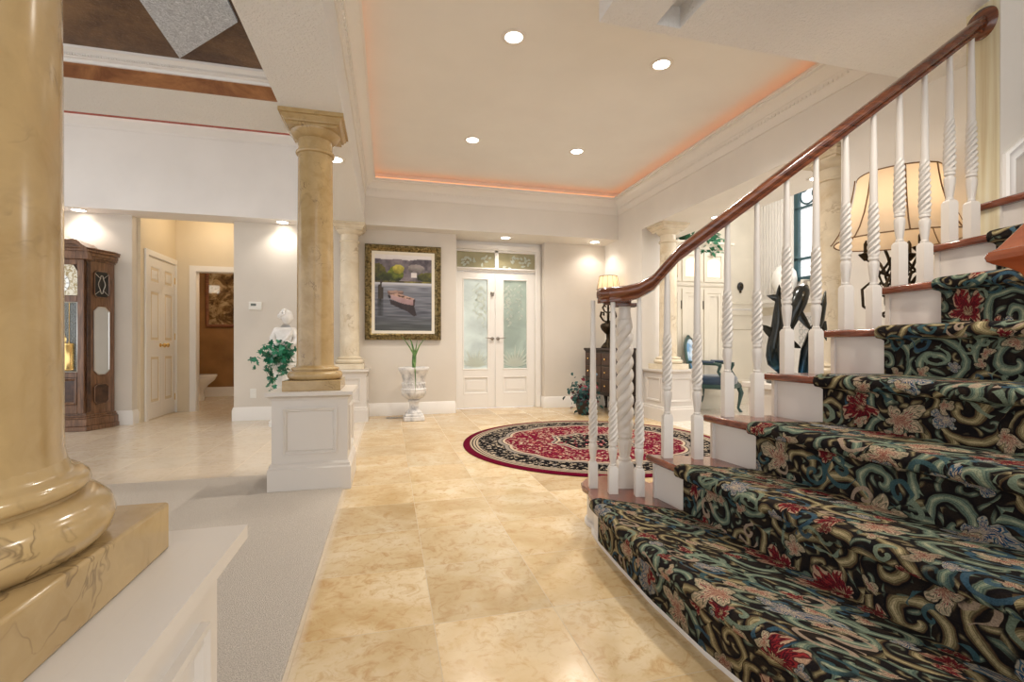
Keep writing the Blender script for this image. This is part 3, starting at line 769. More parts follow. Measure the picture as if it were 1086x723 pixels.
sm = rno.modifiers.new('thick', 'SOLIDIFY'); sm.thickness = .011; sm.offset = 1 if False else -1
rno['label'] = 'black floral carpet runner'

# wall end that receives the handrail, with panel moulding on its stair side
we = MB(); we.m = Matrix.Translation(st.location) @ Matrix.Rotation(-TH, 4, 'Z')
we.add([sp(2.232,2.338), sp(2.232,2.180), sp(2.66,2.24), sp(2.66,2.398)] + [sp(2.232,2.338,SS), sp(2.232,2.180,SS), sp(2.66,2.24,SS), sp(2.66,2.398,SS)], [(0,3,2,1),(4,5,6,7),(0,1,5,4),(1,2,6,5),(2,3,7,6),(3,0,4,7)])
m = N('streaked_cream_glaze', .4); co = m.coord(); mp = m.n('Mapping'); m.set(mp.inputs[0], co); mp.inputs['Scale'].default_value = (14,14,.5)
m.col(m.ramp(m.noise(mp.outputs[0], 1.6, 5, .6, .3), [(.3,(.56,.45,.26)),(.5,(.70,.63,.43)),(.7,(.75,.71,.56))]))
we.build('wall_stair_end', m.mat, None, 30)['kind'] = 'structure'
wf = MB(); wf.m = we.m
wf.add([sp(2.2325,2.1795), sp(2.2325,2.1755), sp(2.66,2.2355), sp(2.66,2.2395)] + [sp(2.2325,2.1795,SS), sp(2.2325,2.1755,SS), sp(2.66,2.2355,SS), sp(2.66,2.2395,SS)], [(0,3,2,1),(4,5,6,7),(0,1,5,4),(1,2,6,5),(2,3,7,6),(3,0,4,7)])
wf.build('wall_stair', M['wall'], None, 30)['kind'] = 'structure'
tm = MB(); tm.m = we.m
up = Vector((.144,-.99,0)).normalized()
zb = 1.802
tm.sweep([Vector(sp(2.2425,2.177,8*RISE)), Vector(sp(2.2425,2.177,zb)), Vector(sp(2.60,2.227,zb+.29))], [(0,0),(0,.014),(.01,.022),(.02,.014),(.035,.012),(.048,.018),(.06,.010),(.06,0)][::-1] if False else [(0,0),(-.06,0),(-.06,.010),(-.048,.018),(-.035,.012),(-.02,.014),(-.01,.022),(0,.014)], False, up)
tm.build('trim_stair_panel', M['trim'], None, 38)['kind'] = 'structure'

# ------------------------------------------------------------------ round rug
rr = 1.24
rg = MB().lathe([(rr-.004,0),(rr,.005),(rr-.004,.011),(rr*.66,.0125),(rr*.33,.0125),(.01,.0125)], 128)
tag(rg.build('round_rug', rug_mat(rr), None, 60, 0, 2, (1.90, 4.23, 0)), 'round red and black floral rug on the travertine tiles by the stairs', 'rug')

# ------------------------------------------------------------------ recessed lights
ring_m = M['trim']; lens_m = glow('downlight_lens', (1,.93,.82), 14.0)
def light_fixture(loc):
    t = thing('recessed_light', 'x', 'ceiling light', loc)
    MB().lathe([(.062,.004),(.062,-.006),(.068,-.009),(.085,-.007),(.09,0),(.09,.004)], 32, caps=False).build('trim_ring', ring_m, t, 50)
    MB().lathe([(0,-.003),(.062,-.003),(.062,.002),(0,.002)], 32).build('lens', lens_m, t, 50)
    return t
DL = [((.862,3.27,CEIL),'recessed light in the foyer ceiling, large one left of the stair soffit corner',90),
      ((2.06,3.30,CEIL),'recessed light in the foyer ceiling, nearest the stair handrail',90),
      ((.868,5.02,CEIL),'recessed light in the foyer ceiling toward the boat painting, far left',90),
      ((2.06,5.02,CEIL),'recessed light in the foyer ceiling, far right toward the entry doors',90),
      ((1.606,6.55,SOF),'small recessed light in the soffit above the frosted entry doors',26),
      ((-.43,4.14,SOF),'recessed light under the long beam, right of the middle column',30),
      ((-3.38,6.42,SOF),'recessed light in the hall soffit above the grandfather clock',13),
      ((-1.27,6.42,SOF),'recessed light in the hall soffit above the white statue',13),
      ((3.79,4.87,SOF),'recessed light in the dining header beyond the handrail bend',30),
      ((3.79,3.50,SOF),'recessed light in the dining header beside the upper cream column',30),
      ((2.95,6.5,SOF),'recessed light in the soffit over the corner chest',13),
      ((1.75,1.05,2.54),'recessed light in the stair soffit over the lower treads',60)]
proto = None
for (loc, lab, e) in DL:
    if proto is None:
        proto = light_fixture(loc); proto['label'] = lab; proto['group'] = 'recessed ceiling lights'
    else: dup(proto, loc, lab, 'recessed ceiling lights')
    l = bpy.data.lights.new('downlight', 'SPOT'); l.energy = e*1.25; l.color = (1,.92,.82); l.spot_size = R(135); l.spot_blend = .7; l.shadow_soft_size = .06
    o = bpy.data.objects.new('downlight', l); COL.objects.link(o); o.location = (loc[0], loc[1], loc[2]-.02)

# ------------------------------------------------------------------ painting
t = thing('framed_painting', 'large gold-framed boat painting on the back wall above the urn', 'painting', (.195, YB, 1.0))
fw, fh = .986, 1.255
mb = MB(); mb.rect(-fw/2, 0, fw/2, fh, 0, [(0,0),(0,.05),(.012,.062),(.03,.055),(.045,.06),(.06,.046),(.075,.035),(.085,.03),(.085,0)])
fr = mb.build('frame', M['frame_gold'], t, 38)
orn = MB()
def orn_row(x0, z0, x1, z1, n):
    for i in range(n):
        q = (i+.5)/n; x = x0+(x1-x0)*q; z = z0+(z1-z0)*q; orn.ell((x, -.054, z), (.013,.016,.013) if i % 2 else (.018,.012,.018), 8, 5)
orn_row(-fw/2+.03,.03,fw/2-.03,.03,30); orn_row(-fw/2+.03,fh-.03,fw/2-.03,fh-.03,30); orn_row(-fw/2+.03,.05,-fw/2+.03,fh-.05,38); orn_row(fw/2-.03,.05,fw/2-.03,fh-.05,38)
orn.build('carved_ornament', M['frame_gold'], fr, 50)
mb = MB(); mb.rect(-fw/2+.08, .08, fw/2-.08, fh-.08, -.0, [(0,0),(0,.03),(.04,.024),(.045,.016),(.045,0)])
mb.build('liner', M['linen'], t, 38)
cw, ch_ = fw/2-.12, fh-.24
def hsh(a, b): 
    v = sin(a*127.1 + b*311.7) * 43758.5453; return v - math.floor(v)
def sn(x, y):
    xi, yi = math.floor(x), math.floor(y); fx, fy = x-xi, y-yi; fx, fy = fx*fx*(3-2*fx), fy*fy*(3-2*fy)
    return (hsh(xi,yi)*(1-fx)+hsh(xi+1,yi)*fx)*(1-fy) + (hsh(xi,yi+1)*(1-fx)+hsh(xi+1,yi+1)*fx)*fy
def fb(x, y): return .5*sn(x,y)+.3*sn(x*2.1+5,y*2.1)+.2*sn(x*4.3,y*4.3+9)
def lerp(a, b, t): t = max(0, min(1, t)); return tuple(p+(q-p)*t for p, q in zip(a, b))
def canvas(u, v):     # u right 0..1, v up 0..1
    n = fb(u*14, v*18)
    if v > .62:
        c = lerp((.62,.58,.60), (.80,.77,.74), (v-.85)*5 + n*.3)
        ridge = .90 + .05*sn(u*5+2, 1)
        if v < ridge:
            tt = fb(u*9, v*11); c = lerp((.115,.10,.12), (.33,.29,.31), tt*1.7-.3)
        for cx, cz, rx, rz, ca, cb in ((.06,.76,.14,.12,(.05,.055,.02),(.22,.20,.05)),(.36,.745,.135,.105,(.045,.06,.012),(.30,.34,.04)),(.41,.81,.10,.06,(.30,.28,.05),(.62,.56,.16)),(.72,.82,.15,.06,(.20,.18,.18),(.42,.38,.36)),(.93,.71,.2,.065,(.05,.06,.015),(.28,.26,.05)),(.18,.70,.12,.07,(.035,.045,.01),(.14,.16,.03))):
            e = ((u-cx)/rx)**2 + ((v-cz)/rz)**2 + (fb(u*30+cx*9, v*34)-.5)*.7
            if e < 1: c = lerp(ca, cb, (v-cz)/rz*.5+.45 + (n-.5)*1.4)
        if .63 < u < .73 and .705 < v < .765: c = (.72,.68,.66)
        if .63 < u < .73 and .765 <= v < .765 + .04*(1-abs(u-.68)/.05): c = (.30,.27,.28)
        if v < .655: c = lerp((.10,.085,.03), (.36,.33,.10), n*1.6-.2 - (0 if u > .5 else .35))
        if v < .632: c = (.62,.62,.66)
    else:
        rip = sn(u*5 + v*3, v*70); c = lerp((.09,.095,.12), (.42,.43,.47), .18 + (v-.1)*1.05 + (rip-.5)*.55)
        if v > .585: c = lerp(c, (.72,.72,.75), (v-.585)*24)
        if v < .22: c = lerp(c, (.16,.17,.14), (.22-v)*2.5)
    # post at the left
    for px, a, b in ((.075,.42,.60),(.105,.38,.67),(.135,.42,.57)):
        if abs(u-px - (v-.5)*.05) < .016 and a < v < b: c = lerp((.03,.025,.02), (.16,.12,.08), n)
    if abs(u-.10) < .05 and .2 < v < .42: c = lerp(c, (.05,.05,.05), .75 - abs(u-.1)*8 + (n-.5))
    def inp(poly):
        x, y = 70 + u*370, 112 + (1-v)*493; r_ = False; j = len(poly)-1
        for i in range(len(poly)):
            (xi, yi), (xj, yj) = poly[i], poly[j]
            if (yi > y) != (yj > y) and x < (xj-xi)*(y-yi)/(yj-yi)+xi: r_ = not r_
            j = i
        return r_
    wob = (fb(u*40, v*50)-.5)
    if inp([(165,402),(240,425),(322,440),(340,505),(318,508),(280,478),(215,452),(172,432)]): c = lerp((.03,.02,.025), (.10,.07,.075), n)
    if inp([(152,372),(172,378),(178,398),(158,392)]): c = (.04,.03,.035)
    if inp([(150,350),(256,350),(252,366),(180,376),(156,372)]): c = lerp((.12,.08,.07), (.42,.30,.26), n)
    if inp([(156,348),(205,343),(258,349),(240,358),(170,360)]): c = lerp((.30,.20,.17), (.62,.47,.40), n)
    if inp([(170,372),(240,388),(330,398),(324,440),(250,428),(174,400)]): c = lerp((.28,.18,.19), (.60,.46,.46), .25 + n*.4 + (v-.36)*3)
    if inp([(170,372),(215,361),(330,396),(300,402),(235,390)]): c = lerp((.34,.21,.16), (.70,.52,.44), n*1.2)
    if inp([(215,374),(262,380),(255,388),(222,384)]) or inp([(275,388),(310,396),(300,400),(272,394)]): c = (.15,.09,.07)
    if inp([(318,402),(331,398),(326,441),(316,438)]): c = (.09,.045,.045)
    c = tuple(1.12*max(0, x)**1.42 for x in c)
    return c
pm = MB(); nu, nv = 110, 140
pm.add([(-cw+2*cw*i/nu, -.018, .12+ch_*j/nv) for j in range(nv+1) for i in range(nu+1)], [(j*(nu+1)+i, j*(nu+1)+i+1, (j+1)*(nu+1)+i+1, (j+1)*(nu+1)+i) for j in range(nv) for i in range(nu)])
pm.box(-cw, -.017, .12, cw, -.004, .12+ch_)
mp_ = N('oil_paint', .45); at = mp_.n('Attribute'); at.attribute_name = 'Paint'; mp_.col(at.outputs['Color'])
po = pm.build('canvas', mp_.mat, t, 0)
ca = po.data.color_attributes.new('Paint', 'FLOAT_COLOR', 'POINT')
for i, v in enumerate(po.data.vertices):
    cc = canvas((v.co.x+cw)/(2*cw), (v.co.z-.12)/ch_) if i < (nu+1)*(nv+1) else (.1,.1,.1)
    ca.data[i].color = (*cc, 1)

# ------------------------------------------------------------------ urn + plant
um = N('weathered_white_stone', .7); co = um.coord()
um.col(um.ramp(um.noise(co, 9, 5, .65), [(.35,(.36,.36,.37)),(.5,(.66,.64,.62)),(.65,(.80,.78,.75))])); um.bump(um.noise(co, 40, 3), .3, .006); um = um.mat
t = thing('stone_urn', 'weathered white stone urn on the tiles below the boat painting', 'urn', (.305, 6.05, 0))
MB().box(-.125,-.125,0,.125,.125,.055).box(-.105,-.105,.055,.105,.105,.085).build('foot', um, t, 38, .008)
MB().lathe([(.098,.083),(.1,.1),(.085,.115),(.07,.125),(.058,.15),(.055,.2),(.062,.225),(.075,.235),(.072,.25),(.05,.258),(.055,.27)], 40).build('stem', um, t, 50)
mb = MB(); fluted(mb, [(.05,.262),(.09,.27),(.125,.295),(.148,.33),(.155,.36),(.15,.375)], 96, 22, .10)
mb.lathe([(.15,.37),(.157,.378),(.157,.388),(.14,.4),(.132,.45),(.136,.5),(.15,.56),(.172,.60),(.188,.622),(.192,.636),(.19,.655),(.178,.66),(.165,.655),(.12,.62),(.0,.60)], 48)
mb.build('bowl', um, t, 45)
orn = MB(); 
for i in range(18):
    a = 2*pi*i/18; r = .137
    orn.tube([(r*cos(a+q*.16)*1.02, r*sin(a+q*.16)*1.02, .43+.025*sin(q*pi*2)) for q in [k/8 for k in range(9)]], [.006]*9, 6); orn.ell((r*cos(a), r*sin(a), .455), (.014,.014,.016), 8, 5)
orn.build('carved_band', um, t, 50)
green = N('strap_leaf_green', .45); co = green.coord(); green.col(green.mix(green.mapr(green.noise(co, 8, 3), .35, .65, 0, 1), (.05,.14,.035), (.20,.33,.10))); green = green.mat
t = thing('strap_leaf_plant', 'young strap-leaved green plant growing in the stone urn', 'plant', (.305, 6.05, .60))
def strap(pts, w, name='leaf'):
    mb = MB(); pts = [Vector(p) for p in pts]; n = len(pts); vs = []
    for i, p in enumerate(pts):
        q = i/(n-1); ww = w * (.5+.5*sin(pi*min(1, q*1.6+.15))) * (1 if q < .6 else (1-q)/.4 + .06)
        tg = (pts[min(i+1,n-1)]-pts[max(i-1,0)]).normalized(); sd = tg.cross(Vector((.2,-1,.1))).normalized()
        nm = tg.cross(sd).normalized()
        vs.append([p + sd*ww, p + nm*.006, p - sd*ww, p + nm*.010])
    mb.rings(vs); return mb.build(name, green, t, 60)
strap([(0,0,0),(.0,0,.1),(.01,-.01,.2),(-.06,-.02,.32),(-.15,-.03,.45)], .022)
strap([(0,0,0),(.005,0,.1),(.015,-.01,.2),(.07,-.02,.33),(.15,-.02,.44)], .022)
strap([(0,0,0),(.0,.01,.12),(.0,.01,.26),(-.03,.03,.38),(-.06,.04,.42)], .024)
strap([(0,0,0),(.01,.01,.12),(.02,.0,.26),(.045,.0,.40)], .022)
strap([(0,0,.0),(.0,-.03,.1),(.0,-.12,.13),(.005,-.195,.05),(.01,-.21,-.14),(.008,-.205,-.24)], .014)
MB().tube([(0,0,0),(.0,0,.1),(.012,-.005,.24)], [.022,.02,.02], 10).build('stalk', green, t, 60)
t = thing('floor_register', 'dark metal floor vent in the tiles beside the stone urn', 'floor vent', (.12, 6.28, 0))
MB().box(-.15,-.05,0,.15,.05,.004).build('grille_frame', metal('pewter', (.32,.28,.24), .45), t, 0, .001)
mb = MB()
for i in range(9): mb.box(-.13+i*.03,-.038,.004,-.118+i*.03,.038,.007)
mb.build('slats', M['nickel'], t, 0)

# ------------------------------------------------------------------ thermostat, outlets
t = thing('thermostat', 'small white thermostat on the wall beside the hall opening', 'thermostat', (-1.597, YB, 1.416))
MB().box(-.072,-.028,-.05,.072,0,.05).build('case', M['plastic'], t, 38, .006); MB().box(-.05,-.0295,.0,.01,-.027,.03).build('display', paint('lcd', (.12,.14,.12), .2), t, 0); MB().box(-.06,-.031,-.032,.06,-.027,-.012).build('button_bar', M['plastic'], t, 0, .002)
def outlet(loc, lab, mat, rz=0):
    t = thing('wall_outlet', lab, 'outlet', loc, rz)
    MB().box(-.036,-.006,-.058,.036,0,.058).build('cover_plate', mat, t, 38, .003)
    for z in (-.026, .026):
        mb = MB(); mb.m = Matrix.Translation((0,-.006,z)) @ Matrix.Rotation(pi/2, 4, 'X'); mb.lathe([(.017,0),(.017,.003),(0,.003)], 16); mb.build('socket', mat, t, 38)
outlet((-1.626,YB,.333), 'white wall outlet low on the wall left of the statue', M['plastic'])

# ------------------------------------------------------------------ grandfather clock
t = thing('grandfather_clock', 'tall carved wooden grandfather clock with brass weights beside the hall opening', 'clock', (-3.445, 6.32, 0))
def cant(w, dpt, cut, y1=.19):   # plan outline: front faces -Y, canted corners
    return [(-w/2, y1), (-w/2, y1-(dpt-cut)), (-w/2+cut*.42, y1-dpt), (w/2-cut*.42, y1-dpt), (w/2, y1-(dpt-cut)), (w/2, y1)]
W0 = .80
def grow(p, g): return [(x*(1+g/(W0/2)), y - g if y < .15 else y) for x, y in p]
pl = cant(W0-.06, .33, .27)
mb = MB()
for z0, z1, g in ((0,.05,.05),(.05,.13,.04),(.13,.15,.03),(.15,.17,.018)): mb.prism(grow(pl, g), z0, z1)
mb.build('base', M['clock_wood'], t, 38, .006); mb = MB()
for z0, z1, g in ((1.86,1.88,.012),(1.88,1.905,.03),(1.905,1.945,.038),(1.945,1.975,.058),(1.975,1.99,.066)): mb.prism(grow(pl, g), z0, z1)
mb.build('cornice', M['clock_wood'], t, 38, .006)
mb = MB(); mb.prism([(x*.985, y+.01 if y < .1 else y) for x, y in pl], .17, 1.86); mb.build('case', M['clock_wood'], t, 38)
# arched bonnet
ar = MB(); fy = .19-.33
pts_ = []; 
for i in range(25):
    u = -1 + i/12; z = 1.985 + .125*(1 - abs(u)**1.6) + (.035*cos(u*pi*3) if abs(u) < .9 else 0) * .6
    pts_.append((u*.30, z))
ar.rings([[(x, fy-.065, z-.055) for x, z in pts_] + [(x, fy-.065, z) for x, z in pts_[::-1]], [(x, fy+.26, z-.055) for x, z in pts_] + [(x, fy+.26, z) for x, z in pts_[::-1]]])
ar.rings([[(x, fy-.045, 1.86) for x, z in pts_] + [(x, fy-.045, z-.05) for x, z in pts_[::-1]], [(x, fy+.24, 1.86) for x, z in pts_] + [(x, fy+.24, z-.05) for x, z in pts_[::-1]]])
ar.build('bonnet', M['clock_wood'], t, 30, .006)
dw = .205
dk = paint('dark_clock_glass', (.03,.04,.04), .08)
door = MB(); e_ = dw-.0151
for z0, z1 in ((.19,.28),(.58,.635),(1.40,1.465),(1.80,1.86)): door.box(-e_, fy-.021, z0, e_, fy, z1)
door.box(-dw-.045, fy-.022, .19, -dw+.015, fy, 1.86); door.box(dw-.015, fy-.022, .19, dw+.045, fy, 1.86)
do = door.build('door', M['clock_wood'], t, 38, .005)
MB().box(-dw, fy-.008, .28, dw, fy-.002, .58).build('lower_panel', M['clock_dark'], do, 0)
mb = MB(); mb.rect(-dw+.02,.285,dw-.02,.575,fy-.008,[(0,0),(0,.012),(.012,.016),(.025,.006),(.03,0)]); mb.build('panel_moulding', M['clock_wood'], do, 38)
gl = N('clear_case_glass', .03, (.8,.86,.84)); gl.b.inputs['Transmission Weight'].default_value = .0; gl.b.inputs['Alpha'].default_value = .12; gl = gl.mat
MB().box(-dw+.01, fy-.014, .635, dw-.01, fy-.011, 1.40).build('door_glass', gl, do, 0)
MB().box(-dw+.01, fy-.006, .63, dw-.01, fy-.001, 1.41).build('back_panel', dk, t, 0)
mb = MB(); mb.rect(-dw+.012,.64,dw-.012,1.398,fy-.016,[(0,0),(0,.006),(.006,.008),(.012,0)]); mb.build('glass_bead', metal('pewter_bead', (.62,.6,.56), .3), do, 38)
dial = MB(); dial.box(-dw+.01, fy-.008, 1.47, dw-.01, fy-.004, 1.68); dial.m = Matrix.Translation((0, fy-.004, 1.67)) @ Matrix.Rotation(pi/2, 4, 'X'); dial.lathe([(dw-.012,0),(dw-.012,.006),(0,.006)], 40)
dm = N('silvered_dial', .3, (.66,.62,.5), .6); co = dm.coord(); v = dm.noise(co, 26, 4, .6, 2); dm.col(dm.mix(dm.mapr(v, .46, .56, 0, 1), (.72,.68,.56), (.36,.27,.12))); dl_o = dial.build('dial', dm.mat, t, 40)
mb = MB(); mb.m = Matrix.Translation((0, fy-.012, 1.60)) @ Matrix.Rotation(pi/2, 4, 'X')
mb.lathe([(.115,0),(.115,.004),(.085,.004),(.085,0)], 40, caps=False); mb.build('chapter_ring', metal('silver', (.8,.79,.75), .3), dl_o, 40)
for i in range(12):
    nums = MB(); a = i*pi/6; nums.m = Matrix.Translation((.1*sin(a), fy-.0185, 1.60+.1*cos(a))) @ Matrix.Rotation(a, 4, 'Y'); nums.box(-.003,-.001,-.011,.003,.001,.011); nums.build('hour_mark', M['black'], dl_o, 0)
hd = MB()
for a, l in ((R(305),.06),(R(128),.085)):
    hd.m = Matrix.Translation((0, fy-.021, 1.60)) @ Matrix.Rotation(a, 4, 'Y'); hd.box(-.003,-.001,-.012,.003,.001,l)
hd.build('hands', M['black'], dl_o, 0)
for x in (-.115, 0, .115):
    wt = MB(); wt.lathe([(.0,.66),(.044,.66),(.048,.668),(.044,.676),(.044,.93),(.048,.94),(.044,.95),(.012,.955),(.003,.97),(.003,1.40)], 24, x, fy-.045+.03); wt.build('weight', M['brass'], t, 50)
pn = MB(); pn.m = Matrix.Translation((0, fy-.006, .99)) @ Matrix.Rotation(pi/2, 4, 'X'); pn.lathe([(0,0),(.085,0),(.09,.004),(.08,.01),(0,.012)], 30); pn.build('pendulum', M['brass'], t, 40)
# canted right side: fretwork window, tall arched glass and octagon panel
pA, pB = Vector((pl[3][0], pl[3][1])), Vector((pl[4][0], pl[4][1]))
for sg in (1, -1):
    a_, b_ = (pA, pB) if sg > 0 else (Vector((-pB.x, pB.y)), Vector((-pA.x, pA.y)))
    ang = atan2((b_-a_).y, (b_-a_).x); ln = (b_-a_).length
    mt = Matrix.Translation((a_.x, a_.y, 0)) @ Matrix.Rotation(ang, 4, 'Z')
    def cs(mb): mb.m = mt; return mb
    sd = cs(MB()); sd.box(.008,-.012,.2,.045,.002,1.85); sd.build('pilaster', M['clock_dark'], t, 38, .003)
    def octo(x0, x1, z0, z1, c): return [(x0+c,z0),(x1-c,z0),(x1,z0+c),(x1,z1-c),(x1-c,z1),(x0+c,z1),(x0,z1-c),(x0,z0+c)]
    x0, x1 = .085, ln-.035
    for z0, z1, c, mt_, nm in ((.27,.50,.035,M['clock_dark'],'octagon_panel'),(.60,1.36,.05,paint('silver_mesh', (.55,.56,.55), .35),'arched_glass'),(1.46,1.76,.03,M['black'],'fret_window')):
        oc = octo(x0, x1, z0, z1, c); q = cs(MB()); q.rings([[(x, -.004, z) for x, z in oc], [(x, .004, z) for x, z in oc]]); po_ = q.build(nm, mt_, t, 20)
        q = cs(MB()); q.sweep([(x, -.003, z) for x, z in oc], [(0,0),(0,.008),(.006,.011),(.012,.0)], True, (0,-1,0)); q.build('bead', M['clock_wood'] if nm != 'arched_glass' else metal('pewter_bead_b', (.62,.6,.56), .3), po_, 38)
        if nm == 'fret_window':
            q = cs(MB()); xm = (x0+x1)/2
            q.tube([(xm + .03*cos(u)*(1+.3*cos(4*u)), -.006, (z0+z1)/2 + .1*sin(u)) for u in [2*pi*i/28 for i in range(28)]], .004, 6, 1, True)
            for dx, dz in ((1,1),(-1,1),(1,-1),(-1,-1)): q.tube([(xm+dx*.02,-.006,(z0+z1)/2+dz*.07),(xm+dx*(x1-x0)*.45,-.006,(z0+z1)/2+dz*.12)], .003, 6)
            q.build('fretwork', metal('pewter_fret', (.6,.58,.54), .3), po_, 50)

# ------------------------------------------------------------------ powder room
t = thing('toilet', 'white toilet seen through the powder room doorway', 'toilet', (-3.10, 9.05, 0))
mb = MB(); ringsT = []
for z, x0, x1, w in ((0,-.28,.10,.12),(.06,-.28,.11,.12),(.16,-.27,.10,.105),(.26,-.26,.16,.13),(.34,-.25,.25,.18),(.385,-.25,.275,.19),(.40,-.25,.275,.19)):
    ringsT.append([((x0+x1)/2 + (x1-x0)/2*cos(a), w*sin(a), z) for a in [2*pi*i/32 for i in range(32)]])
mb.rings(ringsT); mb.build('bowl', M['porcelain'], t, 50)
mb = MB(); mb.rings([[(.0+.29*cos(a), .2*sin(a), z) for a in [2*pi*i/32 for i in range(32)]] for z in (.402,.43,.44)]); mb.build('seat_lid', M['porcelain'], t, 50)
MB().box(-.46,-.23,.36,-.26,.23,.74).box(-.47,-.24,.74,-.25,.24,.775).box(-.42,-.1,0,-.2,.1,.37).build('tank', M['porcelain'], t, 38, .015)
t = thing('framed_print', 'dark framed picture on the powder room wall above the toilet', 'picture', (-2.72, 9.74, 1.26))
mb = MB(); mb.rect(-.48,0,.48,1.17,0,[(0,0),(0,.025),(.02,.035),(.05,.02),(.055,0)]); mb.build('frame', wood('copper_frame', (.12,.035,.015), (.33,.13,.06), 6, (1,1,9)), t, 38)
pmn = N('aged_print', .04); co = pmn.coord(); v = pmn.noise(co, 4.5, 5, .65, 1.2)
pmn.col(pmn.ramp(v, [(.35,(.06,.035,.02)),(.48,(.20,.12,.055)),(.58,(.45,.33,.18)),(.7,(.62,.52,.36))])); MB().box(-.43,-.012,.05,.43,-.003,1.12).build('print', pmn.mat, t, 0)
t = thing('wall_sconce', 'small lit white sconce mirrored in the glass of the powder room picture', 'sconce', (-3.68, 7.86, 2.06))
MB().box(-.13,-.03,0,.13,.07,.16).build('shade', glow('sconce_glass', (1,.88,.70), 9.), t, 0, .01); MB().box(-.03,-.09,-.06,.03,.02,.0).build('bracket', M['brass'], t, 0)

# ------------------------------------------------------------------ statue with ivy
t = thing('statue', 'white classical statue of a draped woman on a fluted stand behind the middle column', 'statue', (-1.175, 6.03, 0))
mb = MB(); fluted(mb, [(.125,.11),(.115,.16),(.108,.45),(.105,.60),(.115,.64)], 64, 16, .12)
mb.lathe([(.16,0),(.16,.05),(.148,.06),(.14,.085),(.13,.10),(.125,.115)], 40); mb.lathe([(.112,.63),(.13,.645),(.15,.67),(.15,.69),(.16,.70),(.16,.73),(.0,.73)], 40)
mb.build('stand', M['statue'], t, 40)
def skin(name, verts, edges, rad, mat, parent, sub=2, root=0):
    me = bpy.data.meshes.new(name); me.from_pydata(verts, edges, []); o = bpy.data.objects.new(name, me); COL.objects.link(o); o.parent = parent
    me.materials.append(mat); sk = o.modifiers.new('skin', 'SKIN'); sk.use_smooth_shade = True
    for i, r in enumerate(rad):
        me.skin_vertices[0].data[i].radius = r if isinstance(r, tuple) else (r, r)
    me.skin_vertices[0].data[root].use_root = True
    s = o.modifiers.new('sub', 'SUBSURF'); s.levels = sub; s.render_levels = sub
    return o
# half figure: hips, waist, chest, neck, shoulders, arms gathered to the drapery
V = [(0,0,.74),(0,0,.86),(.005,0,.96),(.01,-.01,1.06),(.015,-.005,1.125),(.03,-.01,1.175),
     (-.085,-.005,1.10),(-.125,-.02,1.0),(-.085,-.085,.92),(-.02,-.125,.95),(.105,-.005,1.10),(.145,-.03,.99),(.10,-.10,.93),(.03,-.13,.98)]
E_ = [(0,1),(1,2),(2,3),(3,4),(4,5),(3,6),(6,7),(7,8),(8,9),(3,10),(10,11),(11,12),(12,13)]
skin('body', V, E_, [(.12,.10),(.115,.09),(.085,.065),(.095,.07),(.036,.036),(.032,.034),.045,.036,.03,.022,.045,.036,.03,.022], M['statue'], t, 2)
hd = MB(); hd.m = Matrix.Translation((.035,-.015,1.255)) @ Matrix.Rotation(R(72), 4, 'Z') @ Matrix.Rotation(R(8), 4, 'X')
hr_ = []
for i in range(15):
    tt = pi*i/14; zz_ = -.085*cos(tt); q = max(sin(tt), .03)
    row = []
    for j in range(24):
        a = 2*pi*j/24; fx = cos(a)*.056*q; fyv = sin(a)*.066*q
        jaw = 1 - .22*max(0, -zz_/.085)
        x, y = fx*jaw, fyv*jaw
        if y < 0:
            front = max(0, -sin(a))
            y -= (.014*math.exp(-((zz_+.008)/.016)**2)*front**40) + .006*math.exp(-((zz_+.045)/.008)**2)*front**14 - .006*math.exp(-((zz_-.012)/.010)**2)*(abs(cos(a)) > .25)*(abs(cos(a)) < .6) + .004*math.exp(-((zz_+.072)/.012)**2)*front**6
        row.append((x, y, zz_))
    hr_.append(row)
hd.rings(hr_); hd.build('head', M['statue'], t, 60)
hm = MB(); hm.m = Matrix.Translation((.035,-.015,1.255)) @ Matrix.Rotation(R(72), 4, 'Z')
rnd = random.Random(4)
for i in range(60):
    a = rnd.uniform(-.05, 1.05)*pi; e = rnd.uniform(-.1, 1.35); r = .056
    hm.ell((r*cos(a)*cos(e), .012 + .066*abs(sin(a))*cos(e)*(1 if sin(a) > 0 else -.4), .02 + .07*sin(e)), (.017,.017,.015), 8, 5)
hm.ell((0,.085,.015), (.033,.03,.03), 12, 8); hm.build('hair', M['statue'], t, 60)
dp = MB()       # folded drapery from shoulder to hip
for i in range(9):
    q = i/8; 
    dp.tube([(.10-.02*q, -.03-.03*q, 1.12-.03*q), (.05-.10*q*.6, -.095, 1.02-.05*q), (-.05-.05*q, -.105, .92-.07*q), (-.10-.02*q, -.06+.0*q, .83-.05*q)], [.013,.017,.017,.012], 8)
for i in range(16):
    a = 2*pi*i/16; dp.tube([(.115*cos(a), .095*sin(a), .90), (.13*cos(a+.1), .11*sin(a+.1), .82), (.138*cos(a), .12*sin(a), .735)], [.012,.02,.026], 8)
dp.build('drapery', M['statue'], t, 60)
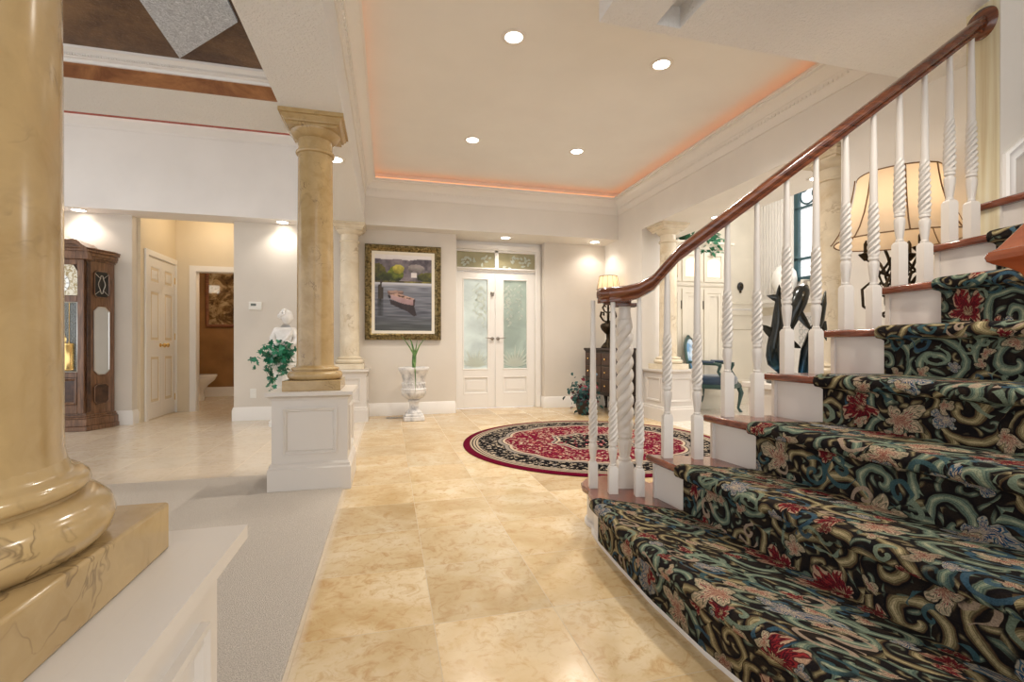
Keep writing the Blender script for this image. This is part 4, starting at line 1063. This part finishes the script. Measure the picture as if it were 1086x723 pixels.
# ivy
ivy = N('ivy_leaf', .4); co = ivy.coord(); ivy.col(ivy.mix(ivy.mapr(ivy.noise(co, 9, 2), .35, .65, 0, 1), (.006,.075,.04), (.03,.26,.14))); ivy = ivy.mat
def scatter_leaves(mb, centers, rnd, size, lobed=True):
    for c in centers:
        s = size*rnd.uniform(.7, 1.25)
        pts = [(0,0),(.35,-.1),(.55,.2),(.3,.35),(.38,.7),(.12,.6),(0,1.05),(-.12,.6),(-.38,.7),(-.3,.35),(-.55,.2),(-.35,-.1)] if lobed else [(0,0),(.25,.2),(.32,.5),(.2,.8),(0,1.05),(-.2,.8),(-.32,.5),(-.25,.2)]
        mt = Matrix.Translation(c) @ Matrix.Rotation(rnd.uniform(0, 2*pi), 4, 'Z') @ Matrix.Rotation(rnd.uniform(.3, 1.5), 4, 'X') @ Matrix.Rotation(rnd.uniform(-1.2, 1.2)+pi, 4, 'Z')
        old = mb.m; mb.m = old @ mt
        n = len(pts); mb.rings([[(x*s, y*s, -.0006 + abs(x)*s*.25) for x, y in pts], [(x*s, y*s, .0006 + abs(x)*s*.25) for x, y in pts]]); mb.m = old
t = thing('ivy_plant', 'trailing green ivy draped around the white statue', 'plant', (-1.235, 5.89, .50))
rnd = random.Random(9); cs_ = []
for i in range(130): cs_.append((rnd.gauss(0,.085), rnd.gauss(-.02,.05), .33 + rnd.gauss(0,.062)))
for i in range(30): cs_.append((.10 + rnd.gauss(0,.06), rnd.gauss(-.08,.04), .36 + rnd.gauss(0,.05)))
stm = MB()
for x, ln in ((-.06,.30),(-.01,.40),(.05,.22),(-.03,.36),(.10,.2)):
    pth = [(x, -.05, .33)] + [(x + .02*sin(k*1.7+x*40), -.07 + .01*cos(k), .33 - ln*k/6) for k in range(1, 7)]
    stm.tube(pth, .0025, 5)
    for k in range(1, 7):
        for _ in range(2): cs_.append((pth[k][0]+rnd.gauss(0,.015), pth[k][1]-.01, pth[k][2]+rnd.gauss(0,.02)))
lv = MB(); scatter_leaves(lv, cs_, rnd, .058); lv.build('leaves', ivy, t, 0); stm.build('stems', green, t, 50)
t_pot = MB().lathe([(.05,.28),(.07,.36),(.075,.37),(.0,.36)], 20); t_pot.build('pot', M['statue'], t, 50)

# ------------------------------------------------------------------ chest, lamp, flowers in the corner
t = thing('chest_of_drawers', 'dark carved wooden chest of drawers against the right wall beyond the rug', 'chest', (3.005, 6.14, 0))
hx, hy = .175, .43
MB().box(-hx-.02,-hy-.02,.862,hx+.01,hy+.02,.892).box(-hx-.008,-hy-.01,.845,hx,hy+.01,.862).build('top', M['chest_wood'], t, 38, .006)
mb = MB(); mb.box(-hx,-hy,.27,hx,hy,.845); mb.box(-hx-.01,-hy-.01,.25,hx,hy+.01,.275); mb.build('case', M['chest_wood'], t, 38, .004)
for y0, y1 in ((-hy+.03,-.15),(-.13,.13),(.15,hy-.03)):
    for z0, z1 in ((.30,.46),(.48,.64),(.66,.82)):
        mb = MB(); mb.box(-hx-.014,y0,z0,-hx,y1,z1); dro = mb.build('drawer', wood('drawer_walnut', (.012,.005,.003), (.085,.036,.018), 6, (1,9,1), .45, 0) if 'drw' not in M else M['drw'], t, 38, .005); M['drw'] = dro.data.materials[0]
        k = MB(); k.ell((-hx-.026,(y0+y1)/2,(z0+z1)/2), (.014,.014,.014), 10, 6); k.build('drawer_knob', M['brass'], dro, 50)
for y in (-hy+.03, hy-.03):
    for x in (-hx+.02, hx-.03):
        sx_ = -1 if x < 0 else 1; sy_ = -1 if y < 0 else 1
        MB().tube([(x,y,.27),(x+.012*sx_*(x<0),y+.02*sy_,.2),(x,y,.1),(x-.0,y-.005*sy_,.04),(x+.012*sx_*(x<0),y+.015*sy_,.0)], [.036,.034,.02,.016,.022], 10).build('leg', M['chest_wood'], t, 50)
shade = N('parchment_shade', .8, (.80,.68,.52)); shade.b.inputs['Transmission Weight'].default_value = 0; shade.b.inputs['Subsurface Weight'].default_value = 0
tr = shade.n('BsdfTranslucent'); tr.inputs[0].default_value = (.92,.72,.50,1); mx = shade.n('MixShader'); mx.inputs[0].default_value = .55
shade.t.links.new(shade.b.outputs[0], mx.inputs[1]); shade.t.links.new(tr.outputs[0], mx.inputs[2]); shade.t.links.new(mx.outputs[0], shade.t.nodes['Material Output'].inputs[0]); shade = shade.mat
def bell(mb, prof, n=40, scal=0, k=6, cx=0, cy=0):
    rings = []
    for r, z in prof:
        rings.append([((r*(1 - scal*abs(sin(k*j*pi/n))))*cos(2*pi*j/n)+cx, (r*(1 - scal*abs(sin(k*j*pi/n))))*sin(2*pi*j/n)+cy, z) for j in range(n)])
    mb.rings(rings, False)
t = thing('table_lamp', 'small bronze lamp with a pleated cream shade on the dark chest', 'lamp', (3.02, 6.20, .892))
mb = MB(); mb.lathe([(.10,0),(.105,.012),(.085,.035),(.055,.06),(.034,.10),(.034,.115),(.026,.13),(.03,.19),(.055,.215),(.088,.25),(.108,.29),(.112,.32),(.09,.345),(.05,.355),(.03,.37),(.016,.4),(.01,.70)], 28)
mb.build('base', M['iron'], t, 50)
mb = MB()
for i in range(6):
    a = i*pi/3; e = lambda r, z: (r*cos(a), r*sin(a), z)
    mb.tube([e(.03,.37),e(.08,.39),e(.125,.45),e(.11,.51),e(.07,.50),e(.075,.46)], .011, 6); mb.tube([e(.015,.50),e(.06,.52),e(.09,.57),e(.06,.62),e(.04,.58)], .010, 6)
    mb.tube([e(.05,.07),e(.085,.03),e(.10,.0)], [.012,.012,.016], 6)
mb.build('scroll_work', M['iron'], t, 50)
mb = MB(); bell(mb, [(.162,.825-.0),(.158,.83),(.125,1.01),(.12,1.015)], 60, .03, 12); sh = mb.build('lamp_shade', shade, t, 50)
mb = MB()
for i in range(12):
    a = i*pi/6; mb.tube([(.163*cos(a),.163*sin(a),.826),(.126*cos(a),.126*sin(a),1.012)], .0025, 5)
for r, z in ((.163,.826),(.126,1.013)): mb.tube([(r*cos(2*pi*i/36), r*sin(2*pi*i/36), z) for i in range(36)], .004, 6, 1, True)
mb.build('shade_trim', paint('dark_braid', (.09,.05,.025), .8), sh, 50)
MB().tube([(0,0,.69),(0,0,.86)], .006, 6).build('harp', M['iron'], t, 50)
def point_light(loc, e, col=(1,.80,.55), r=.04):
    l = bpy.data.lights.new('point_light', 'POINT'); l.energy = e; l.color = col; l.shadow_soft_size = r
    o = bpy.data.objects.new('point_light', l); COL.objects.link(o); o.location = loc
point_light((3.02,6.20,1.82), 1.6)
t = thing('flower_basket', 'basket of teal and dark red flowers on the floor before the chest', 'flowers', (2.57, 5.98, 0))
mb = MB(); mb.lathe([(.09,0),(.12,.10),(.14,.2),(.135,.21),(.0,.19)], 24); mb.build('basket', M['chest_wood'], t, 40)
rnd = random.Random(2)
for nm, mt_, n, sz in (('teal_foliage', paint('teal_leaf', (.012,.06,.055), .5, 0, 50, .3), 260, .06), ('red_foliage', paint('dark_red_petal', (.20,.02,.035), .6, 0, 50, .3), 80, .055), ('pale_foliage', paint('pale_blue_petal', (.15,.22,.28), .6, 0, 50, .3), 40, .05)):
    mb = MB(); scatter_leaves(mb, [(rnd.gauss(0,.07), rnd.gauss(0,.14), max(.03, .27 + rnd.gauss(0,.10))) for _ in range(n)], rnd, sz, False); mb.build(nm, mt_, t, 0)

# ------------------------------------------------------------------ big lamp on a small table beside the right wall, behind the stairs
LXY = (2.86, 2.11)
t = thing('side_table', 'round dark side table holding the large bell lamp behind the stairs', 'table', (*LXY, 0))
MB().lathe([(0,.83),(.25,.83),(.26,.84),(.255,.86),(0,.862)], 40).build('table_top', M['chest_wood'], t, 40); MB().lathe([(.03,.1),(.05,.2),(.03,.3),(.045,.5),(.03,.7),(.06,.83)], 24).build('pillar', M['chest_wood'], t, 40)
for i in range(3):
    a = i*2*pi/3; MB().tube([(.03*cos(a),.03*sin(a),.18),(.14*cos(a),.14*sin(a),.13),(.22*cos(a),.22*sin(a),.0)], [.03,.025,.02], 8).build('leg', M['chest_wood'], t, 50)
t = thing('bell_lamp', 'large bell-shaped cream lamp with iron scrolls behind the upper balusters', 'lamp', (*LXY, .862))
mb = MB(); mb.lathe([(.09,0),(.095,.02),(.04,.05),(.03,.10),(.05,.14),(.06,.2),(.03,.26),(.018,.3),(.014,.62)], 24); mb.build('base', M['iron'], t, 50)
mb = MB()
for i in range(6):
    a = i*pi/3 + .3; e = lambda r, z: (r*cos(a), r*sin(a), z)
    mb.tube([e(.02,.28),e(.10,.24),e(.165,.30),e(.17,.40),e(.12,.45),e(.08,.41),e(.10,.36),e(.13,.38)], .008, 7); mb.tube([e(.02,.46),e(.09,.50),e(.13,.56),e(.17,.60)], .008, 7)
    mb.tube([e(.03,.46),e(.07,.42),e(.09,.48),e(.05,.54),e(.03,.58)], .007, 7)
mb.build('scroll_work', M['iron'], t, 50)
for i in range(3):
    a = i*2*pi/3+.3; x, y = .15*cos(a), .15*sin(a)
    cdl = MB(); cdl.lathe([(.012,.57),(.035,.60),(.04,.61),(.02,.615),(.013,.62),(.013,.67),(.004,.69)], 16, x, y); cdl.build('candle_cup', M['iron'], t, 50)
prb = [(.325,.675),(.315,.685),(.282,.74),(.250,.82),(.224,.92),(.210,1.0),(.203,1.055)]
mb = MB(); bell(mb, prb, 64, .05, 4); sh = mb.build('lamp_shade', shade, t, 50)
mb = MB()
for i in range(8):
    a = i*pi/4; sc = 1 - .05*abs(sin(4*a/2*1.0)) ; mb.tube([(r*1.004*cos(a), r*1.004*sin(a), z) for r, z in prb], .004, 6)
for k_ in (0, -1):
    r, z = prb[k_]; mb.tube([((r*(1-.05*abs(sin(4*j*pi/64))))*cos(2*pi*j/64), (r*(1-.05*abs(sin(4*j*pi/64))))*sin(2*pi*j/64), z) for j in range(64)], .004, 6, 1, True)
mb.build('shade_trim', paint('bronze_braid', (.20,.11,.05), .8), sh, 50)
point_light((*LXY, .862+.86), 2.6, (1,.86,.68)); 

# ------------------------------------------------------------------ dining room
DYW, DXW = 6.45, 5.80
wd = MB(); wd.box(3.6, DYW, 0, DXW, DYW+.1, 3.5)
S('wall_dining', M['cream'])(wd)
wd = MB(); WY0, WY1, WZ0, WZ1 = 5.02, 5.74, 1.86, 3.32
wd.box(DXW, WY1, 0, DXW+.1, DYW+.1, 3.5); wd.box(DXW, 3.0, 0, DXW+.1, WY0, 3.5); wd.box(DXW, WY0, 0, DXW+.1, WY1, WZ0); wd.box(DXW, WY0, WZ1, DXW+.1, WY1, 3.5)
S('wall_dining_mirror', M['white_wall'])(wd)
S('ceiling_dining', M['white_wall'])(MB().box(3.6, 2.0, 3.45, DXW+.1, DYW+.1, 3.55))
fl = MB()
for i in range(11):
    y = 6.40 - i*.057; fl.box(DXW-.018, y-.045, 1.72, DXW, y-.012, 3.4)
S('trim_fluted_panel', M['trim'])(fl)
fz = MB(); 
fz.sweep([(4.9,DYW,0),(DXW,DYW,0),(DXW,4.6,0)][::-1], [(0,1.40),(.012,1.40),(.02,1.42),(.012,1.44),(.012,1.56),(.02,1.58),(.03,1.585),(.03,1.61),(0,1.62)]) 
fz.sweep([(3.7,DYW,0),(DXW,DYW,0),(DXW,4.6,0)][::-1], [(0,0),(.018,0),(.018,.2),(.006,.23),(0,.23)])
fz.rect(4.95, .35, 5.7, 1.2, DYW, [(0,0),(0,.012),(.012,.016),(.03,.0)])
S('trim_frieze', M['cream'])(fz)
sc = MB()
for i in range(26):
    x = 4.95 + i*.033
    sc.tube([(x + .012*cos(u), DYW-.016, 1.50 + .03*sin(u)*(.6+.4*cos(u*2))) for u in [2*pi*k/10 for k in range(10)]], .005, 5, 1, True)
S('trim_frieze_carving', M['trim'])(sc)
# iron-framed mirror, opened up as a window to brighten the dining room
wn = bpy.data.objects.new('mirror_window_1', None); COL.objects.link(wn); wn.location = (DXW, (WY0+WY1)/2, WZ0); struct(wn)
tealm = paint('teal_iron', (.035,.085,.10), .35, 0, 50, .3)
mb = MB(); hw2 = (WY1-WY0)/2; hh2 = WZ1-WZ0
for y in (-hw2, hw2-.075): mb.box(-.03, y, 0, .03, y+.075, hh2)
for z, th in ((0,.06),(.30,.035),(hh2-.06,.06),(hh2-.42,.03)): mb.box(-.03,-hw2,z,.03,hw2,z+th)
for y in (-.0,): mb.box(-.015, y-.01, .3, .015, y+.01, hh2-.42)
mb.build('mirror_window_frame', tealm, wn, 30, .004)
mb = MB()
for cy_, cz_, r in ((-.13,hh2-.24,.13),(.13,hh2-.24,.13),(0,hh2-.24,.06),(-.2,hh2-.12,.06),(.2,hh2-.12,.06)):
    mb.tube([(-.01, cy_+r*cos(2*pi*i/28), cz_+r*sin(2*pi*i/28)) for i in range(28)], .014, 6, 1, True)
mb.build('scroll_grille', tealm, wn, 50)
wg = N('mirror_window_glass', .02, (.9,.95,.95)); wg.b.inputs['Alpha'].default_value = .1; MB().box(-.004,-hw2,0,.004,hw2,hh2).build('mirror_window_pane', wg.mat, wn, 0)
for i in range(6):
    y = 5.2 + i*.055; tag(MB().box(DXW-.02-.12, y, 1.862-.24, DXW-.02, y+.04, 1.862-.24+.20+.02*(i % 3)).build('book', paint('book_cloth', [(.6,.55,.45),(.35,.3,.25),(.7,.66,.58)][i % 3], .6), None, 0, .003), ['cream', 'brown', 'ivory'][i % 3] + ' book on the dining mantel ledge, ' + ['leftmost of the row', 'second from the left', 'third from the left', 'fourth from the left', 'fifth from the left', 'rightmost of the row'][i], 'book', 'books on the dining mantel')
ml = MB(); ml.box(DXW-.2, 4.7, 1.575, DXW, 6.3, 1.622); ml.box(DXW-.16, 4.75, 1.52, DXW, 6.25, 1.575); S('trim_mantel', M['trim'])(ml)
sr = MB()
for i in range(40):
    y, z = 5.0 + (i % 8)*.09, .95 + (i//8)*.09; sr.tube([(DXW-.008, y+.035*cos(u), z+.035*sin(u)*(1+.3*sin(3*u))) for u in [2*pi*k/10 for k in range(10)]], .008, 5, 1, True)
S('trim_fireplace_relief', paint('silver_relief', (.55,.54,.52), .4))(sr)
t = thing('oval_vase', 'white oval vase behind the dolphin sculpture', 'vase', (DXW-.16, 5.78, 1.622))
MB().lathe([(.05,0),(.07,.01),(.11,.06),(.155,.16),(.17,.27),(.155,.38),(.10,.46),(.04,.49),(.035,.495)], 32).build('body', M['porcelain'], t, 60)
# dining cabinet
t = thing('dining_cabinet', 'tall cream cabinet with arched glass upper doors in the dining room', 'cabinet', (4.25, 6.225, 0))
w_ = .56; y0 = -.22
mb = MB(); mb.box(-w_,y0,0,w_,.22,2.32); mb.build('case', M['cream'], t, 38, .004)
mb = MB(); q = [(-w_,.2,2.32),(-w_,y0,2.32),(w_,y0,2.32),(w_,.2,2.32)]; mb.sweep(q, [(0,0),(-.02,0),(-.03,.03),(-.06,.06),(-.085,.075),(-.085,.10),(0,.10)]); mb.box(-w_+.001,y0+.001,2.36,w_-.001,.22,2.41)
mb.sweep([(-w_,.2,1.78),(-w_,y0,1.78),(w_,y0,1.78),(w_,.2,1.78)], [(0,0),(-.012,0),(-.025,.02),(-.025,.045),(0,.05)]); mb.build('cornice', M['cream'], t, 38)
gl2 = glow('emissive_cabinet_glass', (1.0,.80,.60), .55)  # glow put into the panes themselves, no lamp in the cabinet
for i in range(3):
    x0 = -w_ + .02 + i*.363; x1 = x0 + .342
    mb = MB(); mb.rect(x0,1.85,x1,2.28,y0,[(0,0),(0,.018),(.05,.018),(.056,0)]); d_ = mb.build('glass_door', M['cream'], t, 38)
    arc = [(x0+.06,1.92),(x1-.06,1.92)] + [((x0+x1)/2 + ((x1-x0)/2-.06)*cos(a), 2.13 + .06*sin(a)) for a in [pi*k/10 for k in range(11)]]
    g = MB(); g.rings([[(x, y0-.008, z) for x, z in arc], [(x, y0-.002, z) for x, z in arc]]); g.build('glass', gl2, d_, 0)
    mb = MB(); mb.rect(x0,.2,x1,1.74,y0,[(0,0),(0,.018),(.055,.018),(.065,.006),(.085,.006),(.10,.014)]); lo_ = mb.build('panel_door', M['cream'], t, 38)
    h_ = MB(); 
    for z in (.35, 1.45): h_.box(x1-.004, y0-.024, z, x1+.008, y0-.012, z+.12)
    h_.build('hinge', M['iron'], lo_, 0)
t = thing('leaf_garland', 'green leafy garland lying along the top of the dining cabinet', 'garland', (4.25, 6.10, 2.425))
rnd = random.Random(8); mb = MB(); scatter_leaves(mb, [(rnd.uniform(-.2,.5), rnd.gauss(-.02,.05), .07 + rnd.gauss(0,.06) + .06*sin(k)) for k in range(170)] + [(.35+rnd.gauss(0,.10), -.10+rnd.gauss(0,.03), rnd.uniform(-.16,.06)) for k in range(60)], rnd, .085, False)
mb.build('leaves', paint('garland_leaf', (.02,.13,.06), .45, 0, 50, .5), t, 0); MB().tube([(-.2,0,.0),(.1,-.02,.02),(.5,0,.0)], .012, 6).build('vine', green, t, 50)
t = thing('wall_ornament', 'small dark oval ornament on the cream dining wall', 'ornament', (5.43, DYW, 1.865))
MB().ell((0,-.02,0), (.055,.025,.07), 16, 10).build('plaque', M['black'], t, 50); MB().ell((0,-.045,.01), (.03,.015,.035), 12, 8).ell((0,-.02,-.085), (.02,.015,.02), 10, 6).build('boss', M['iron'], t, 50)
outlet((5.43,DYW-.0,.235), 'dark wall outlet near the floor behind the blue armchair', M['black'])
# blue armchair
t = thing('armchair', 'blue upholstered armchair with a teal carved frame in the dining room', 'chair', (4.36, 5.66, 0), R(-55))
tf = paint('teal_painted_wood', (.035,.075,.065), .4, 0, 50, .4)
bl = N('navy_satin', .35, (.01,.035,.075)); bl.b.inputs['Sheen Weight'].default_value = .5; bl = bl.mat
bl2 = N('pale_blue_satin', .3); co = bl2.coord(); bl2.col(bl2.mix(bl2.mapr(bl2.noise(co, 7, 3), .4, .6, 0, 1), (.12,.30,.52), (.62,.74,.86))); bl2.b.inputs['Sheen Weight'].default_value = .4; bl2 = bl2.mat
mb = MB(); mb.rings([[(.27*(abs(cos(a))**.6)*(1 if cos(a) > 0 else -1)*s, .27*(abs(sin(a))**.6)*(1 if sin(a) > 0 else -1)*s, z) for a in [2*pi*i/32 for i in range(32)]] for z, s in ((.40,.95),(.42,1.0),(.48,1.0),(.51,.93),(.52,.6))]); mb.build('seat', bl, t, 60)
mb = MB(); mb.box(-.27,-.27,.345,.27,.27,.405); mb.build('seat_rail', tf, t, 38, .015)
for sx_ in (-1, 1):
    for sy_ in (-1, 1):
        x, y = .24*sx_, .25*sy_
        pth = [(x,y,.36),(x+.03*sx_,y+.015*sy_,.27),(x+.01*sx_,y,.14),(x-.005*sx_,y,.06),(x+.03*sx_,y+.02*sy_,.0)] if sx_ > 0 else [(x,y,.36),(x-.01,y,.2),(x-.05,y,.0)]
        MB().tube(pth, [.034,.034,.02,.017,.022] if sx_ > 0 else [.028,.022,.018], 10).build('leg', tf, t, 50)
    # arms (one each side) with support and pad
for sy_ in (-1, 1):
    a = MB(); y = .27*sy_
    a.tube([(-.27,y*.8,.70),(-.1,y,.685),(.10,y*1.05,.68),(.17,y*1.05,.665)], [.018,.02,.02,.026], 8); a.tube([(.16,y*1.05,.665),(.13,y*1.02,.58),(.19,y,.48),(.22,y*.96,.40)], [.022,.019,.019,.024], 8)
    ao = a.build('arm', tf, t, 50); MB().tube([(-.14,y,.705),(.08,y*1.04,.70)], [.026,.026], 10, .7).build('arm_pad', bl, ao, 60)
mt = Matrix.Translation((-.30,0,.75)) @ Matrix.Rotation(R(-12), 4, 'Y')
a = MB(); a.m = mt; a.tube([(0, .235*sin(2*pi*i/40), .29*cos(2*pi*i/40)) for i in range(40)], .02, 8, 1.2, True); a.tube([(.0,-.10,-.26),(.03,-.13,-.36)], .018, 8); a.tube([(.0,.10,-.26),(.03,.13,-.36)], .018, 8); a.ell((0,0,.31), (.02,.05,.025), 10, 6); bo = a.build('back_frame', tf, t, 50)
a = MB(); a.m = mt; a.ell((.005,0,0), (.05,.225,.275), 28, 16); a.build('backrest', bl2, t, 60)
# dolphin sculpture on its stand
t = thing('display_stand', 'black display stand under the dolphin sculpture behind the stairs', 'stand', (2.78, 2.80, 0))
MB().box(-.22,-.2,0,.22,.2,.05).box(-.2,-.18,.05,.2,.18,.62).box(-.23,-.21,.62,.23,.21,.66).build('body', M['stair_white'], t, 38, .006)
t = thing('dolphin_sculpture', 'blue and black bronze sculpture of leaping dolphins behind the stair balusters', 'sculpture', (2.78, 2.78, .66), -TH)
dmx = N('blue_black_patina', .18, (.02,.03,.035), .75); co = dmx.coord(); sx_ = dmx.n('SeparateXYZ'); dmx.set(sx_.inputs[0], co)
v = dmx.noise(co, 4, 3); zmix = dmx.mapr(dmx.math('ADD', sx_.outputs[2], dmx.math('MULTIPLY', v, .25)), .1, .42, 0, 1)
dmx.col(dmx.ramp(zmix, [(0,(.02,.14,.38)),(.3,(.02,.075,.13)),(.65,(.022,.036,.045)),(1,(.055,.06,.06))])); dmx = dmx.mat
def dolphin(pts, rad, flat=.8, fluke=None, fins=()):
    mb = MB(); mb.tube(pts, rad, 18, flat)
    def blade(base, tip, w, th=.012):
        b, tp = Vector(base), Vector(tip); ax = (tp-b); sd = ax.cross(Vector((0,1,.1))).normalized()*w; nn = ax.cross(sd).normalized()*th
        r_ = []
        for q, s in ((0,1),(.35,.9),(.7,.55),(1,.06)):
            c = b + ax*q + sd*.35*q*q; r_.append([c+sd*s, c+nn*s, c-sd*s, c-nn*s])
        mb.rings(r_)
    for f in fins: blade(*f)
    return mb
# left dolphin diving: tail flukes high, glossy head low
dolphin([(-.098,0,.62),(-.10,0,.575),(-.10,0,.50),(-.103,0,.42),(-.122,-.005,.34),(-.14,-.01,.263),(-.146,-.02,.20),(-.138,-.03,.15),(-.118,-.035,.11),(-.104,-.035,.075)], [.014,.022,.036,.044,.047,.047,.052,.056,.036,.012], .9,
        fins=[((-.100,0,.60),(-.168,.01,.632),.026),((-.098,0,.60),(-.094,-.02,.70),.024),((-.145,-.01,.35),(-.222,-.01,.425),.034),((-.15,-.05,.24),(-.20,-.08,.16),.026)]).build('diving_dolphin', dmx, t, 60)
dolphin([(.125,.05,.70),(.10,.05,.665),(.065,.05,.59),(.03,.05,.49),(-.0,.05,.40),(-.012,.05,.30),(.0,.05,.18),(.02,.05,.03)], [.03,.066,.080,.068,.046,.034,.04,.03], .8,
        fins=[((.05,.0,.50),(.11,-.04,.36),.03),((.0,.05,.30),(.07,.02,.24),.03)]).build('leaping_dolphin', dmx, t, 60)
dolphin([(.238,.0,.655),(.226,.0,.57),(.20,0,.46),(.15,0,.34),(.105,0,.22),(.085,0,.10),(.078,0,.0)], [.006,.024,.036,.05,.052,.046,.04], .8,
        fins=[((.215,0,.44),(.235,0,.30),.03)]).build('rising_dolphin', dmx, t, 60)
MB().lathe([(.16,0),(.165,.01),(.13,.04),(.10,.05)], 28).build('base', M['black'], t, 50)

# ------------------------------------------------------------------ light
wl = bpy.data.worlds.new('daylight'); bpy.context.scene.world = wl; wl.use_nodes = True
bg = wl.node_tree.nodes['Background']; bg.inputs[0].default_value = (.98,.985,1.0,1); bg.inputs[1].default_value = 1.8
point_light((-2.0,8.3,2.35), 20, (1,.80,.55), .06)         # unseen point light for the powder room, kept out of the picture's reflection
point_light((-2.3,7.1,2.6), 6.5, (1,.84,.64), .1)           # unseen warm point light added in the alcove, no fixture
point_light((4.75,4.7,2.75), 42, (1,.97,.93), .25)       # unseen fill light added to brighten the dining room, no fixture
# ------------------------------------------------------------------ camera
cam = bpy.data.cameras.new('camera'); co_ = bpy.data.objects.new('camera', cam); COL.objects.link(co_)
co_.location = (0, 0, H); co_.rotation_euler = (pi/2, 0, -TH)
cam.sensor_width = 36; cam.lens = 505/1086*36; cam.shift_y = 4.5/1086; cam.clip_start = .02
sc = bpy.context.scene; sc.camera = co_
vs_ = sc.view_settings; vs_.view_transform = 'Standard'; vs_.look = 'None'; vs_.exposure = .05; vs_.gamma = 1; vs_.use_curve_mapping = False
